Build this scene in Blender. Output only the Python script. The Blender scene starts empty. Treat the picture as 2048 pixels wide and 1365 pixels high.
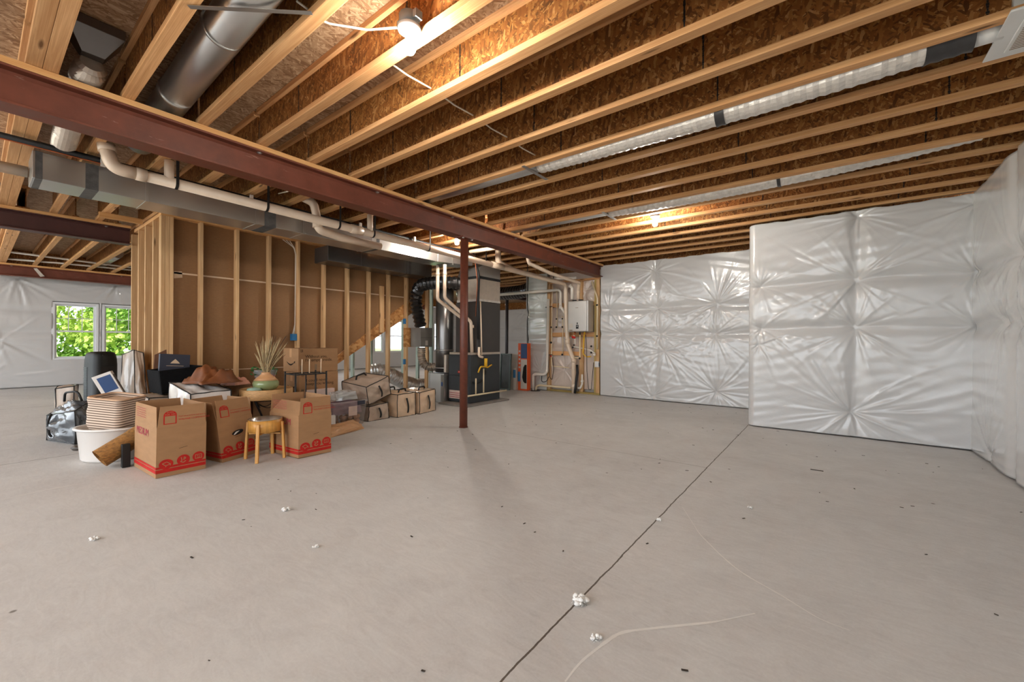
SKY=2.2; EXPOSURE=1.08; LAMP=560.0
import bpy, bmesh, math, random
import numpy as np
from mathutils import Vector, Matrix, Euler
random.seed(7); rng=np.random.default_rng(7)
SC=bpy.context.scene; COL=SC.collection; PI=math.pi
# ------------------------------------------------------------------ helpers
class MB:
    """collects shapes for ONE mesh object"""
    def __init__(s): s.v=[]; s.f=[]; s.m=[]; s.s=[]
    def add(s,vs,fs,mi=0,sm=False):
        b=len(s.v); s.v+=[tuple(v) for v in vs]
        for f in fs: s.f.append([b+i for i in f]); s.m.append(mi); s.s.append(sm)
        return s
    def box(s,x0,x1,y0,y1,z0,z1,mi=0,T=None):
        vs=[Vector((x,y,z)) for z in (z0,z1) for y in (y0,y1) for x in (x0,x1)]
        if T is not None: vs=[T@v for v in vs]
        return s.add(vs,[(0,2,3,1),(4,5,7,6),(0,1,5,4),(2,6,7,3),(0,4,6,2),(1,3,7,5)],mi)
    def hexa(s,c,mi=0):   # 8 corners: bottom 4 ccw, top 4 ccw
        return s.add(c,[(3,2,1,0),(4,5,6,7),(0,1,5,4),(1,2,6,5),(2,3,7,6),(3,0,4,7)],mi)
    def panel(s,p,th,mi=0):  # quad with thickness, grown against its normal
        p=[Vector(q) for q in p]; n=(p[1]-p[0]).cross(p[3]-p[0]).normalized()*th
        return s.add(p+[q-n for q in p],[(0,1,2,3),(7,6,5,4),(0,4,5,1),(1,5,6,2),(2,6,7,3),(3,7,4,0)],mi)
    def tube(s,path,r,n=12,mi=0,cap=True,rf=None,sm=True,close=False):
        P=[Vector(p) for p in path]; k=len(P); T=[]
        for i in range(k):
            if close: t=P[(i+1)%k]-P[i-1]
            else: t=P[min(i+1,k-1)]-P[max(i-1,0)]
            T.append(t.normalized() if t.length>1e-9 else Vector((0,0,1)))
        a=Vector((0,0,1)) if abs(T[0].z)<.9 else Vector((1,0,0))
        u=T[0].cross(a).normalized(); vs=[]
        for i in range(k):
            if i: u=(u-T[i]*u.dot(T[i])); u=u.normalized() if u.length>1e-6 else T[i].orthogonal().normalized()
            w=T[i].cross(u); rr=rf(i/(k-1)) if rf else (r[i] if isinstance(r,(list,tuple)) else r)
            for j in range(n):
                q=2*PI*j/n; vs.append(P[i]+u*math.cos(q)*rr+w*math.sin(q)*rr)
        fs=[]
        for i in range(k if close else k-1):
            for j in range(n): fs.append((i*n+j,i*n+(j+1)%n,((i+1)%k)*n+(j+1)%n,((i+1)%k)*n+j))
        b=len(s.v); s.add(vs,fs,mi,sm)
        if cap and not close:
            s.f.append([b+j for j in range(n)][::-1]); s.m.append(mi); s.s.append(False)
            s.f.append([b+(k-1)*n+j for j in range(n)]); s.m.append(mi); s.s.append(False)
        return s
    def lathe(s,prof,n=24,c=(0,0,0),mi=0,T=None,sm=True,sx=1,sy=1):
        vs=[]
        for r,z in prof:
            for j in range(n):
                q=2*PI*j/n; v=Vector((c[0]+r*sx*math.cos(q),c[1]+r*sy*math.sin(q),c[2]+z)); vs.append(T@v if T is not None else v)
        fs=[(i*n+j,i*n+(j+1)%n,(i+1)*n+(j+1)%n,(i+1)*n+j) for i in range(len(prof)-1) for j in range(n)]
        b=len(s.v); s.add(vs,fs,mi,sm)
        if prof[0][0]>1e-5: s.f.append([b+j for j in range(n)][::-1]); s.m.append(mi); s.s.append(False)
        if prof[-1][0]>1e-5: s.f.append([b+(len(prof)-1)*n+j for j in range(n)]); s.m.append(mi); s.s.append(False)
        return s
    def prism(s,poly,O,U,V,h,mi=0):   # 2D polygon in plane O,U,V extruded by h along UxV
        O,U,V=Vector(O),Vector(U),Vector(V); N=U.cross(V).normalized()*h; n=len(poly)
        a=[O+U*x+V*y for x,y in poly]
        return s.add(a+[q+N for q in a],[tuple(range(n))[::-1],tuple(range(n,2*n))]+[(i,(i+1)%n,n+(i+1)%n,n+i) for i in range(n)],mi)
    def sph(s,c,r,n=16,mi=0,sz=1.0):
        k=n//2; return s.lathe([(max(r*math.sin(PI*i/k),1e-6),-r*sz*math.cos(PI*i/k)) for i in range(k+1)],n,c,mi)
    def build(s,name,mats,parent=None,bevel=0,seg=2,auto=False):
        me=bpy.data.meshes.new(name); me.from_pydata(s.v,[],s.f)
        if not isinstance(mats,(list,tuple)): mats=[mats]
        for m in mats: me.materials.append(m)
        me.polygons.foreach_set('material_index',s.m); me.polygons.foreach_set('use_smooth',s.s); me.update()
        bm=bmesh.new(); bm.from_mesh(me); bmesh.ops.recalc_face_normals(bm,faces=bm.faces[:]); bm.to_mesh(me); bm.free()
        o=bpy.data.objects.new(name,me); COL.objects.link(o)
        if parent: o.parent=parent
        if bevel:
            b=o.modifiers.new('bevel','BEVEL'); b.width=bevel; b.segments=seg; b.limit_method='ANGLE'; b.harden_normals=False
        return o
def tag(o,label,cat,group=None,kind=None):
    o['label']=label; o['category']=cat
    if group: o['group']=group
    if kind: o['kind']=kind
    return o
def thing(name,label,cat,loc=(0,0,0),group=None,rz=0,kind=None):
    o=bpy.data.objects.new(name,None); COL.objects.link(o); o.location=loc; o.rotation_euler=(0,0,rz); o.empty_display_size=.1
    return tag(o,label,cat,group,kind)
def struct(o): o['kind']='structure'; return o
def bx(name,mat,x0,x1,y0,y1,z0,z1,parent=None,bevel=0): return MB().box(x0,x1,y0,y1,z0,z1).build(name,mat,parent,bevel)
def copy_tree(o,parent=None):
    c=o.copy(); COL.objects.link(c)
    if parent: c.parent=parent
    for ch in list(o.children): copy_tree(ch,c)
    return c
def fillet(path,rad,seg=6):
    P=[Vector(p) for p in path]; out=[P[0]]
    for i in range(1,len(P)-1):
        a,b,c=P[i-1],P[i],P[i+1]; u=(a-b).normalized(); w=(c-b).normalized()
        ang=u.angle(w); 
        if ang>PI-.02: out.append(b); continue
        d=min(rad/math.tan(ang/2),(a-b).length*.49,(c-b).length*.49); p0=b+u*d; p1=b+w*d
        for k in range(seg+1):
            t=k/seg; out.append(p0.lerp(b,t).lerp(b.lerp(p1,t),t))
    out.append(P[-1]); return out
def dense(path,step):
    P=[Vector(p) for p in path]; out=[P[0]]
    for a,b in zip(P,P[1:]):
        n=max(1,int((b-a).length/step))
        for i in range(1,n+1): out.append(a.lerp(b,i/n))
    return out
def corr(path,r,pitch=.03,amp=.006,jit=.0):
    """corrugated flexible hose: dense path and radius list"""
    D=dense(path,pitch/2); rr=[r+(amp if i%2 else -amp)+random.uniform(-jit,jit) for i in range(len(D))]
    return D,rr
def text(name,body,size,loc,rot,mat,parent=None,align='LEFT',sp=1.0):
    c=bpy.data.curves.new(name,'FONT'); c.body=body; c.size=size; c.align_x=align; c.space_line=sp; c.fill_mode='FRONT'; c.resolution_u=3
    c.materials.append(mat); tmp=bpy.data.objects.new('tmp',c); COL.objects.link(tmp); bpy.context.view_layer.update()
    me=bpy.data.meshes.new_from_object(tmp.evaluated_get(bpy.context.evaluated_depsgraph_get())); bpy.data.objects.remove(tmp); bpy.data.curves.remove(c)
    me.name=name; o=bpy.data.objects.new(name,me); COL.objects.link(o); o.location=loc; o.rotation_euler=rot
    if parent: o.parent=parent
    return o
RX=(PI/2,0,PI/2)   # text on a face looking along +X
RY=(PI/2,0,0)      # text on a face looking along -Y
ORD='first second third fourth fifth sixth seventh eighth ninth tenth eleventh twelfth thirteenth fourteenth fifteenth sixteenth seventeenth eighteenth nineteenth twentieth twenty-first twenty-second'.split()
# ------------------------------------------------------------------ materials
def lin(c):
    return tuple((x/255/12.92 if x/255<=.04045 else ((x/255+.055)/1.055)**2.4) for x in c)+(1,)
def nt(name):
    m=bpy.data.materials.new(name); m.use_nodes=True; t=m.node_tree; b=t.nodes['Principled BSDF']; return m,t,b
def N(t,ty,**kw):
    n=t.nodes.new(ty)
    for k,v in kw.items():
        if k in n.inputs.keys(): n.inputs[k].default_value=v
        else: setattr(n,k,v)
    return n
def coords(t,scale=(1,1,1),rnd=True,which='Object'):
    tc=N(t,'ShaderNodeTexCoord'); mp=N(t,'ShaderNodeMapping'); mp.inputs['Scale'].default_value=scale
    if rnd:
        oi=N(t,'ShaderNodeObjectInfo'); mu=N(t,'ShaderNodeMath',operation='MULTIPLY'); mu.inputs[1].default_value=37.0
        t.links.new(oi.outputs['Random'],mu.inputs[0]); ad=N(t,'ShaderNodeVectorMath',operation='ADD')
        t.links.new(tc.outputs[which],ad.inputs[0]); t.links.new(mu.outputs[0],ad.inputs[1]); t.links.new(ad.outputs[0],mp.inputs['Vector'])
    else: t.links.new(tc.outputs[which],mp.inputs['Vector'])
    return mp.outputs[0]
def ramp(t,fac,stops):
    r=N(t,'ShaderNodeValToRGB'); e=r.color_ramp.elements
    while len(e)<len(stops): e.new(.5)
    for el,(p,c) in zip(e,stops): el.position=p; el.color=c
    t.links.new(fac,r.inputs[0]); return r.outputs[0]
def bumpn(t,b,h,strength=.3,dist=.01):
    n=N(t,'ShaderNodeBump'); n.inputs['Strength'].default_value=strength; n.inputs['Distance'].default_value=dist
    t.links.new(h,n.inputs['Height']); t.links.new(n.outputs[0],b.inputs['Normal'])
def simple(name,c,rough=.6,metal=0,var=.12,scale=9,stretch=(1,1,1),bump=0,spec=.5,coat=0,rnd=True,rvar=0):
    m,t,b=nt(name); L=lin(c); v=coords(t,tuple(scale*s for s in stretch),rnd)
    n=N(t,'ShaderNodeTexNoise',Detail=4.0,Roughness=.6,Scale=1.0); t.links.new(v,n.inputs['Vector'])
    lo=tuple(x*(1-var) for x in L[:3])+(1,); hi=tuple(min(1,x*(1+var)) for x in L[:3])+(1,)
    t.links.new(ramp(t,n.outputs[0],[(.3,lo),(.7,hi)]),b.inputs['Base Color'])
    b.inputs['Roughness'].default_value=rough; b.inputs['Metallic'].default_value=metal; b.inputs['Specular IOR Level'].default_value=spec; b.inputs['Coat Weight'].default_value=coat
    if rvar:
        t.links.new(ramp(t,n.outputs[0],[(.3,(rough-rvar,)*3+(1,)),(.7,(rough+rvar,)*3+(1,))]),b.inputs['Roughness'])
    if bump: bumpn(t,b,n.outputs[0],bump)
    return m
def lumber(name,axis,c0,c1,knots=True,rough=.62):
    m,t,b=nt(name); st={'x':(.9,14,14),'y':(14,.9,14),'z':(14,14,.9)}[axis]
    v=coords(t,st); n=N(t,'ShaderNodeTexNoise',Scale=2.2,Detail=4.0,Roughness=.6,Distortion=.6); t.links.new(v,n.inputs['Vector'])
    v3=coords(t,tuple(.55*s if s<2 else 5*s for s in st)); n3=N(t,'ShaderNodeTexNoise',Scale=3.0,Detail=2.0); t.links.new(v3,n3.inputs['Vector'])
    mx=N(t,'ShaderNodeMix',data_type='FLOAT'); mx.inputs[0].default_value=.4; t.links.new(n.outputs[0],mx.inputs[2]); t.links.new(n3.outputs[0],mx.inputs[3])
    A,B=lin(c0),lin(c1); col=ramp(t,mx.outputs[0],[(.32,A),(.52,tuple(.5*(a+b_) for a,b_ in zip(A,B))),(.66,B)])
    oi=N(t,'ShaderNodeObjectInfo'); hv=N(t,'ShaderNodeHueSaturation'); mr=N(t,'ShaderNodeMapRange'); mr.inputs[3].default_value=.86; mr.inputs[4].default_value=1.12
    t.links.new(oi.outputs['Random'],mr.inputs[0]); t.links.new(mr.outputs[0],hv.inputs['Value']); t.links.new(col,hv.inputs['Color']); col=hv.outputs[0]
    if knots:
        kv=coords(t,{'x':(1.1,6,6),'y':(6,1.1,6),'z':(6,6,1.1)}[axis]); vo=N(t,'ShaderNodeTexVoronoi',Scale=1.6); t.links.new(kv,vo.inputs['Vector'])
        kr=ramp(t,vo.outputs['Distance'],[(.05,(1,1,1,1)),(.13,(0,0,0,1))]); mk=N(t,'ShaderNodeMix',data_type='RGBA'); t.links.new(kr,mk.inputs[0]); t.links.new(col,mk.inputs[6]); mk.inputs[7].default_value=tuple(x*.35 for x in A[:3])+(1,); col=mk.outputs[2]
    t.links.new(col,b.inputs['Base Color']); b.inputs['Roughness'].default_value=rough; b.inputs['Specular IOR Level'].default_value=.3
    return m
def osb(name,stops,flake=(9,30,30),rough=.6):
    m,t,b=nt(name); fac=[]
    for ang,sc in ((.5,1.0),(-.75,1.25),(1.45,.85)):
        tc=N(t,'ShaderNodeTexCoord'); oi=N(t,'ShaderNodeObjectInfo'); mu=N(t,'ShaderNodeMath',operation='MULTIPLY'); mu.inputs[1].default_value=23+sc
        t.links.new(oi.outputs['Random'],mu.inputs[0]); ad=N(t,'ShaderNodeVectorMath',operation='ADD'); t.links.new(tc.outputs['Object'],ad.inputs[0]); t.links.new(mu.outputs[0],ad.inputs[1])
        r=N(t,'ShaderNodeMapping'); r.inputs['Rotation'].default_value=(0,ang,0) if name.endswith('web') else (0,0,ang); t.links.new(ad.outputs[0],r.inputs[0])
        mp=N(t,'ShaderNodeMapping'); mp.inputs['Scale'].default_value=tuple(f*sc for f in flake); t.links.new(r.outputs[0],mp.inputs[0])
        nz=N(t,'ShaderNodeTexNoise',Scale=1.1,Detail=2.0); t.links.new(mp.outputs[0],nz.inputs['Vector'])
        a2=N(t,'ShaderNodeVectorMath',operation='MULTIPLY_ADD'); a2.inputs[1].default_value=(.9,.9,.9); t.links.new(nz.outputs['Color'],a2.inputs[0]); t.links.new(mp.outputs[0],a2.inputs[2])
        vo=N(t,'ShaderNodeTexVoronoi',Scale=1.0); t.links.new(a2.outputs[0],vo.inputs['Vector']); sp=N(t,'ShaderNodeSeparateColor'); t.links.new(vo.outputs['Color'],sp.inputs[0]); fac.append(sp)
    gt=N(t,'ShaderNodeMath',operation='GREATER_THAN'); gt.inputs[1].default_value=.55; t.links.new(fac[1].outputs[1],gt.inputs[0])
    gt2=N(t,'ShaderNodeMath',operation='GREATER_THAN'); gt2.inputs[1].default_value=.6; t.links.new(fac[2].outputs[1],gt2.inputs[0])
    m1=N(t,'ShaderNodeMix',data_type='FLOAT'); t.links.new(gt.outputs[0],m1.inputs[0]); t.links.new(fac[0].outputs[0],m1.inputs[2]); t.links.new(fac[1].outputs[0],m1.inputs[3])
    m2=N(t,'ShaderNodeMix',data_type='FLOAT'); t.links.new(gt2.outputs[0],m2.inputs[0]); t.links.new(m1.outputs[0],m2.inputs[2]); t.links.new(fac[2].outputs[0],m2.inputs[3])
    t.links.new(ramp(t,m2.outputs[0],[(p,lin(c)) for p,c in stops]),b.inputs['Base Color']); b.inputs['Roughness'].default_value=rough; b.inputs['Specular IOR Level'].default_value=.3
    return m
def emis(name,c,s):
    m,t,b=nt(name); b.inputs['Base Color'].default_value=c; b.inputs['Emission Color'].default_value=c; b.inputs['Emission Strength'].default_value=s; return m
def glassm(name,tint=(1,1,1,1),gl=.1,rough=.02):
    m,t,b=nt(name); t.nodes.remove(b); tr=N(t,'ShaderNodeBsdfTransparent'); tr.inputs[0].default_value=tint; g=N(t,'ShaderNodeBsdfGlossy'); g.inputs['Roughness'].default_value=rough
    fr=N(t,'ShaderNodeFresnel'); fr.inputs['IOR'].default_value=1.4; mx=N(t,'ShaderNodeMixShader'); t.links.new(fr.outputs[0],mx.inputs[0]); t.links.new(tr.outputs[0],mx.inputs[1]); t.links.new(g.outputs[0],mx.inputs[2])
    t.links.new(mx.outputs[0],t.nodes['Material Output'].inputs['Surface']); return m
def clearplastic(name,c,alpha=.35,rough=.25):
    m,t,b=nt(name); v=coords(t,(14,14,14)); n=N(t,'ShaderNodeTexNoise',Scale=1.0,Detail=4.0); t.links.new(v,n.inputs['Vector'])
    b.inputs['Base Color'].default_value=lin(c); b.inputs['Roughness'].default_value=rough; b.inputs['Coat Weight'].default_value=.5; b.inputs['Alpha'].default_value=alpha; bumpn(t,b,n.outputs[0],.4,.01); return m
LX=lumber('lumber_x','x',(190,134,82),(230,182,130)); LY=lumber('lumber_y','y',(190,136,80),(230,184,126)); LZ=lumber('lumber_z','z',(196,150,102),(228,190,142))
LT=lumber('treated_lumber','z',(150,128,70),(196,168,104)); LTX=lumber('treated_lumber_x','x',(140,122,66),(186,160,98)); LP=lumber('primed_green_stud','z',(150,176,166),(206,216,204))
WEB=osb('osb_web',[(.0,(92,54,22)),(.25,(122,75,32)),(.5,(138,86,39)),(.75,(152,99,48)),(.92,(170,120,68)),(1,(186,138,86))],(24,80,74))
SUB=osb('osb_subfloor',[(.0,(132,98,68)),(.35,(160,126,94)),(.7,(176,144,112)),(1,(198,170,138))],(18,80,60))
STR=osb('osb_stringer',[(.0,(158,104,56)),(.4,(186,130,76)),(.75,(200,146,90)),(1,(216,168,112))],(22,9,22))
STEEL=simple('red_oxide_primer',(108,58,42),.5,0,.22,6,(1,1,1),.06,.4,rvar=.1); 
def chip(m):
    t=m.node_tree; b=t.nodes['Principled BSDF']; old=b.inputs['Base Color'].links[0].from_socket; v=coords(t,(7,.8,7),True); n=N(t,'ShaderNodeTexNoise',Scale=6.0,Detail=8.0,Roughness=.75); t.links.new(v,n.inputs['Vector'])
    r=ramp(t,n.outputs[0],[(.635,(0,0,0,1)),(.67,(.55,.55,.55,1))]); x=N(t,'ShaderNodeMix',data_type='RGBA'); t.links.new(r,x.inputs[0]); t.links.new(old,x.inputs[6]); x.inputs[7].default_value=lin((176,146,130)); t.links.new(x.outputs[2],b.inputs['Base Color'])
chip(STEEL); DSTEEL=simple('dark_primer',(72,40,36),.5,0,.15,6)
POSTM=simple('red_post',(104,54,38),.5,0,.25,14,rvar=.1)
GALV=simple('galvanised',(186,185,182),.3,.85,.05,2,(1,1,1),0); GALVD=simple('weathered_galvanised',(120,118,116),.3,.85,.10,2,(1,1,1),0)
FOIL=simple('foil',(196,184,170),.36,.7,.08,18,(1,1,1),.22,rvar=.05); WFOIL=simple('white_foil_jacket',(214,208,200),.35,.35,.14,24,(1,1,1),.7,.6,.3)
BFOIL=simple('black_foil_jacket',(30,28,27),.28,.1,.3,16,(1,1,1),.8,.6,.5); MASTIC=simple('grey_mastic',(88,86,84),.8,0,.3,20,(1,1,1),.4); TAPE=simple('dark_tape',(52,50,50),.45,0,.2,14)
PVC=simple('pvc',(226,204,180),.35,0,.07,5,(1,1,1),0,.5,.15); PVCW=simple('white_pvc',(232,224,212),.35,0,.05,5,(1,1,1),0,.5,.15); PVCB=simple('cream_cpvc',(226,206,170),.4,0,.06,5)
BLK=simple('black_rubber',(20,20,21),.55,0,.2,9); BLKP=simple('black_plastic',(9,13,14),.55,0,.2,5,(1,1,1),0,.5); DGREY=simple('charcoal_paint',(62,58,56),.42,0,.08,3,(1,1,1),0,.5)
DGREYB=simple('blue_charcoal_paint',(48,52,56),.42,0,.08,3); LGREY=simple('grey_metal_box',(132,128,122),.5,.3,.08,4); WHT=simple('white_paint',(222,222,220),.45,0,.04,3); VINYL=simple('white_vinyl',(230,232,234),.35,0,.03,3)
CARD=simple('cardboard',(167,128,92),.75,0,.07,7,(1,1,3),.05,.2); CARDD=simple('cardboard_inside',(150,116,84),.8,0,.08,7); KRAFT=simple('kraft_paper',(196,150,106),.5,0,.1,12,(1,1,1),.5)
RED=simple('red_print',(186,40,34),.7,0,.1,20,spec=.2); MAG=simple('magenta_print',(176,60,80),.7,0,.1,20,spec=.2); INK=simple('black_print',(30,24,20),.7,0,.1,20,spec=.2); GREYB=simple('faded_print',(134,112,88),.7)
SHEATH=simple('brown_sheathing',(146,108,72),.6,0,.07,5,(1,6,20),.04,.3); SEAM=simple('pale_seam_tape',(222,196,166),.7,0,.06)
BAMB=simple('bamboo',(208,150,72),.4,0,.16,8,(6,6,1),.0,.5,.2); RATTAN=simple('rattan',(206,160,106),.55,0,.22,30,(1,1,6),.3); SFLEX=simple('silver_flex',(222,222,220),.3,.7,.08,20,(1,1,1),.2); INOX=simple('stainless',(214,212,208),.3,1,.05,3)
STRIPEY=None
CERG=simple('green_glaze',(150,164,116),.15,0,.12,6,(1,1,1),0,.5,.6); CERT=simple('tan_clay',(212,160,112),.5,0,.06,6); STRAW=simple('dry_grass',(190,168,128),.8,0,.25,30); STRAWD=simple('dark_stem',(60,44,34),.8)
LEAFG=simple('leaf_green',(52,116,58),.45,0,.3,14); PETAL=simple('red_petal',(190,60,62),.5,0,.3,14); PEACH=simple('peach_cloth',(224,164,142),.8,0,.12,12,(1,1,1),.4)
BROWNC=simple('brown_leather',(118,66,30),.6,0,.28,8,(1,1,1),.4); NAVY=simple('navy_board',(46,50,66),.5,0,.06,4); BLKF=simple('black_fabric',(14,14,16),.9,0,.3,60,(1,1,1),.3,.2)
BAGT=simple('tan_poly_bag',(216,188,158),.28,0,.14,6,(1,1,1),.45,.5,.4); BAGG=simple('grey_poly_bag',(186,166,148),.36,0,.12,6,(1,1,1),.35,.5,.5); BAGD=simple('dark_poly_bag',(78,82,86),.24,0,.25,4,(1,1,1),.6,.5,.6); BAGW=simple('white_poly_bag',(214,204,196),.28,0,.1,6,(1,1,1),.5,.5,.5)
CORK=simple('woven_cork',(150,104,50),.7,0,.45,36,(1,1,2.5),.5); TUBW=simple('white_tub_plastic',(226,220,214),.3,0,.04,3,(1,1,1),0,.5,.2); BLUEB=simple('blue_box_plastic',(34,110,160),.4,0,.1,6); YEL=simple('yellow_gas_line',(222,172,36),.4,0,.08,6)
COPPER=simple('copper',(190,110,72),.3,.9,.15,8); ORANGE=simple('orange_print',(226,92,36),.5,0,.06,4); BLUEP=simple('blue_print',(34,70,120),.5,0,.1,8); CREAM=simple('cream_print',(206,196,184),.6,0,.05,5)
PORC=simple('porcelain',(240,238,232),.25,0,.03,3,(1,1,1),0,.5,.5); PLUG=simple('grey_pvc_box',(120,128,134),.45,0,.08,5); CABLE=simple('white_cable',(226,214,196),.45,0,.06,8); FLUFF=simple('white_insulation',(238,236,232),.9,0,.05,30,(1,1,1),.5)
FOOD=simple('tan_food',(176,116,62),.6,0,.25,14,(1,1,1),.3); PURP=simple('purple_cloth',(132,106,118),.8,0,.2,10,(1,1,1),.4); PINK=simple('pink_white_print',(224,200,188),.55,0,.1,8)
BULB=emis('lamp_glow',(1,.93,.83,1),LAMP); GLASS=glassm('window_glass'); CLEAR=clearplastic('clear_plastic',(214,206,204),.28); CLEARW=clearplastic('cloudy_plastic_wrap',(224,228,228),.4,.2)
def poly_mat(name,c):
    m,t,b=nt(name); v=coords(t,(1,1,1),False); n=N(t,'ShaderNodeTexNoise',Scale=16.0,Detail=3.0,Roughness=.6,Distortion=1.2); t.links.new(v,n.inputs['Vector'])
    n2=N(t,'ShaderNodeTexNoise',Scale=1.4,Detail=3.0); t.links.new(v,n2.inputs['Vector']); L=lin(c)
    t.links.new(ramp(t,n2.outputs[0],[(.3,tuple(x*.93 for x in L[:3])+(1,)),(.7,L)]),b.inputs['Base Color']); b.inputs['Roughness'].default_value=.26; b.inputs['Coat Weight'].default_value=.6; b.inputs['Coat Roughness'].default_value=.12; b.inputs['Specular IOR Level'].default_value=.45
    bumpn(t,b,n.outputs[0],.10,.01); return m
POLY=poly_mat('white_poly_sheet',(205,204,203)); POLYC=poly_mat('cloudy_poly_sheet',(206,208,204)); POLYI=poly_mat('pinkish_insulation_sheet',(212,196,184))
def concrete():
    m,t,b=nt('concrete'); tc=N(t,'ShaderNodeTexCoord'); P=tc.outputs['Object']
    def noise(sc,det=6,dist=0,rough=.6,scale=(1,1,1)):
        mp=N(t,'ShaderNodeMapping'); mp.inputs['Scale'].default_value=scale; t.links.new(P,mp.inputs[0]); n=N(t,'ShaderNodeTexNoise',Scale=sc,Detail=float(det),Distortion=dist,Roughness=rough); t.links.new(mp.outputs[0],n.inputs['Vector']); return n.outputs[0]
    big=noise(.55,4,.6); med=noise(2.6,6,1.5); swirl=noise(5.0,6,2.6,.7,(1,3.2,1)); fine=noise(90,1)
    def mixf(a,b_,f):
        q=N(t,'ShaderNodeMix',data_type='FLOAT'); q.inputs[0].default_value=f; t.links.new(a,q.inputs[2]); t.links.new(b_,q.inputs[3]); return q.outputs[0]
    f=mixf(mixf(mixf(big,med,.4),swirl,.36),fine,.12)
    col=ramp(t,f,[(.3,lin((176,173,170))),(.44,lin((197,194,191))),(.56,lin((208,206,203))),(.72,lin((221,219,216)))])
    # scattered dark specks and scuffs
    vo=N(t,'ShaderNodeTexVoronoi',Scale=2.3); t.links.new(P,vo.inputs['Vector']); sp=ramp(t,vo.outputs['Distance'],[(.018,(1,1,1,1)),(.03,(0,0,0,1))])
    sx=N(t,'ShaderNodeSeparateXYZ'); t.links.new(P,sx.inputs[0])
    wob=noise(9,3); 
    def M2(op,a,b_=None):
        q=N(t,'ShaderNodeMath',operation=op); 
        for i,x in enumerate((a,b_)):
            if x is None: continue
            if isinstance(x,(int,float)): q.inputs[i].default_value=x
            else: t.links.new(x,q.inputs[i])
        return q.outputs[0]
    def line(coord,c0,w,along,a0,a1):
        d=M2('ABSOLUTE',M2('ADD',M2('SUBTRACT',coord,c0),M2('MULTIPLY',M2('SUBTRACT',wob,.5),.014)))
        on=M2('LESS_THAN',d,w); return M2('MULTIPLY',on,M2('MULTIPLY',M2('GREATER_THAN',along,a0),M2('LESS_THAN',along,a1)))
    X,Y=sx.outputs[0],sx.outputs[1]
    J=M2('MAXIMUM',line(X,-.842,.004,Y,-4,6.31),M2('MULTIPLY',line(Y,3.945,.003,X,-3.3,-.84),.75))
    J=M2('MAXIMUM',J,line(X,-5.74,.005,Y,-4,9)); J=M2('MAXIMUM',J,line(X,-10.2,.006,Y,-4,16))
    mk=N(t,'ShaderNodeMix',data_type='RGBA'); t.links.new(M2('MAXIMUM',J,M2('MULTIPLY',sp,.8)),mk.inputs[0]); t.links.new(col,mk.inputs[6]); mk.inputs[7].default_value=lin((92,82,73)); 
    t.links.new(mk.outputs[2],b.inputs['Base Color']); rr=ramp(t,f,[(.35,(.62,)*3+(1,)),(.65,(.48,)*3+(1,))]); t.links.new(rr,b.inputs['Roughness']); b.inputs['Specular IOR Level'].default_value=.35
    bumpn(t,b,fine,.06,.004); return m
CONC=concrete()
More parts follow.
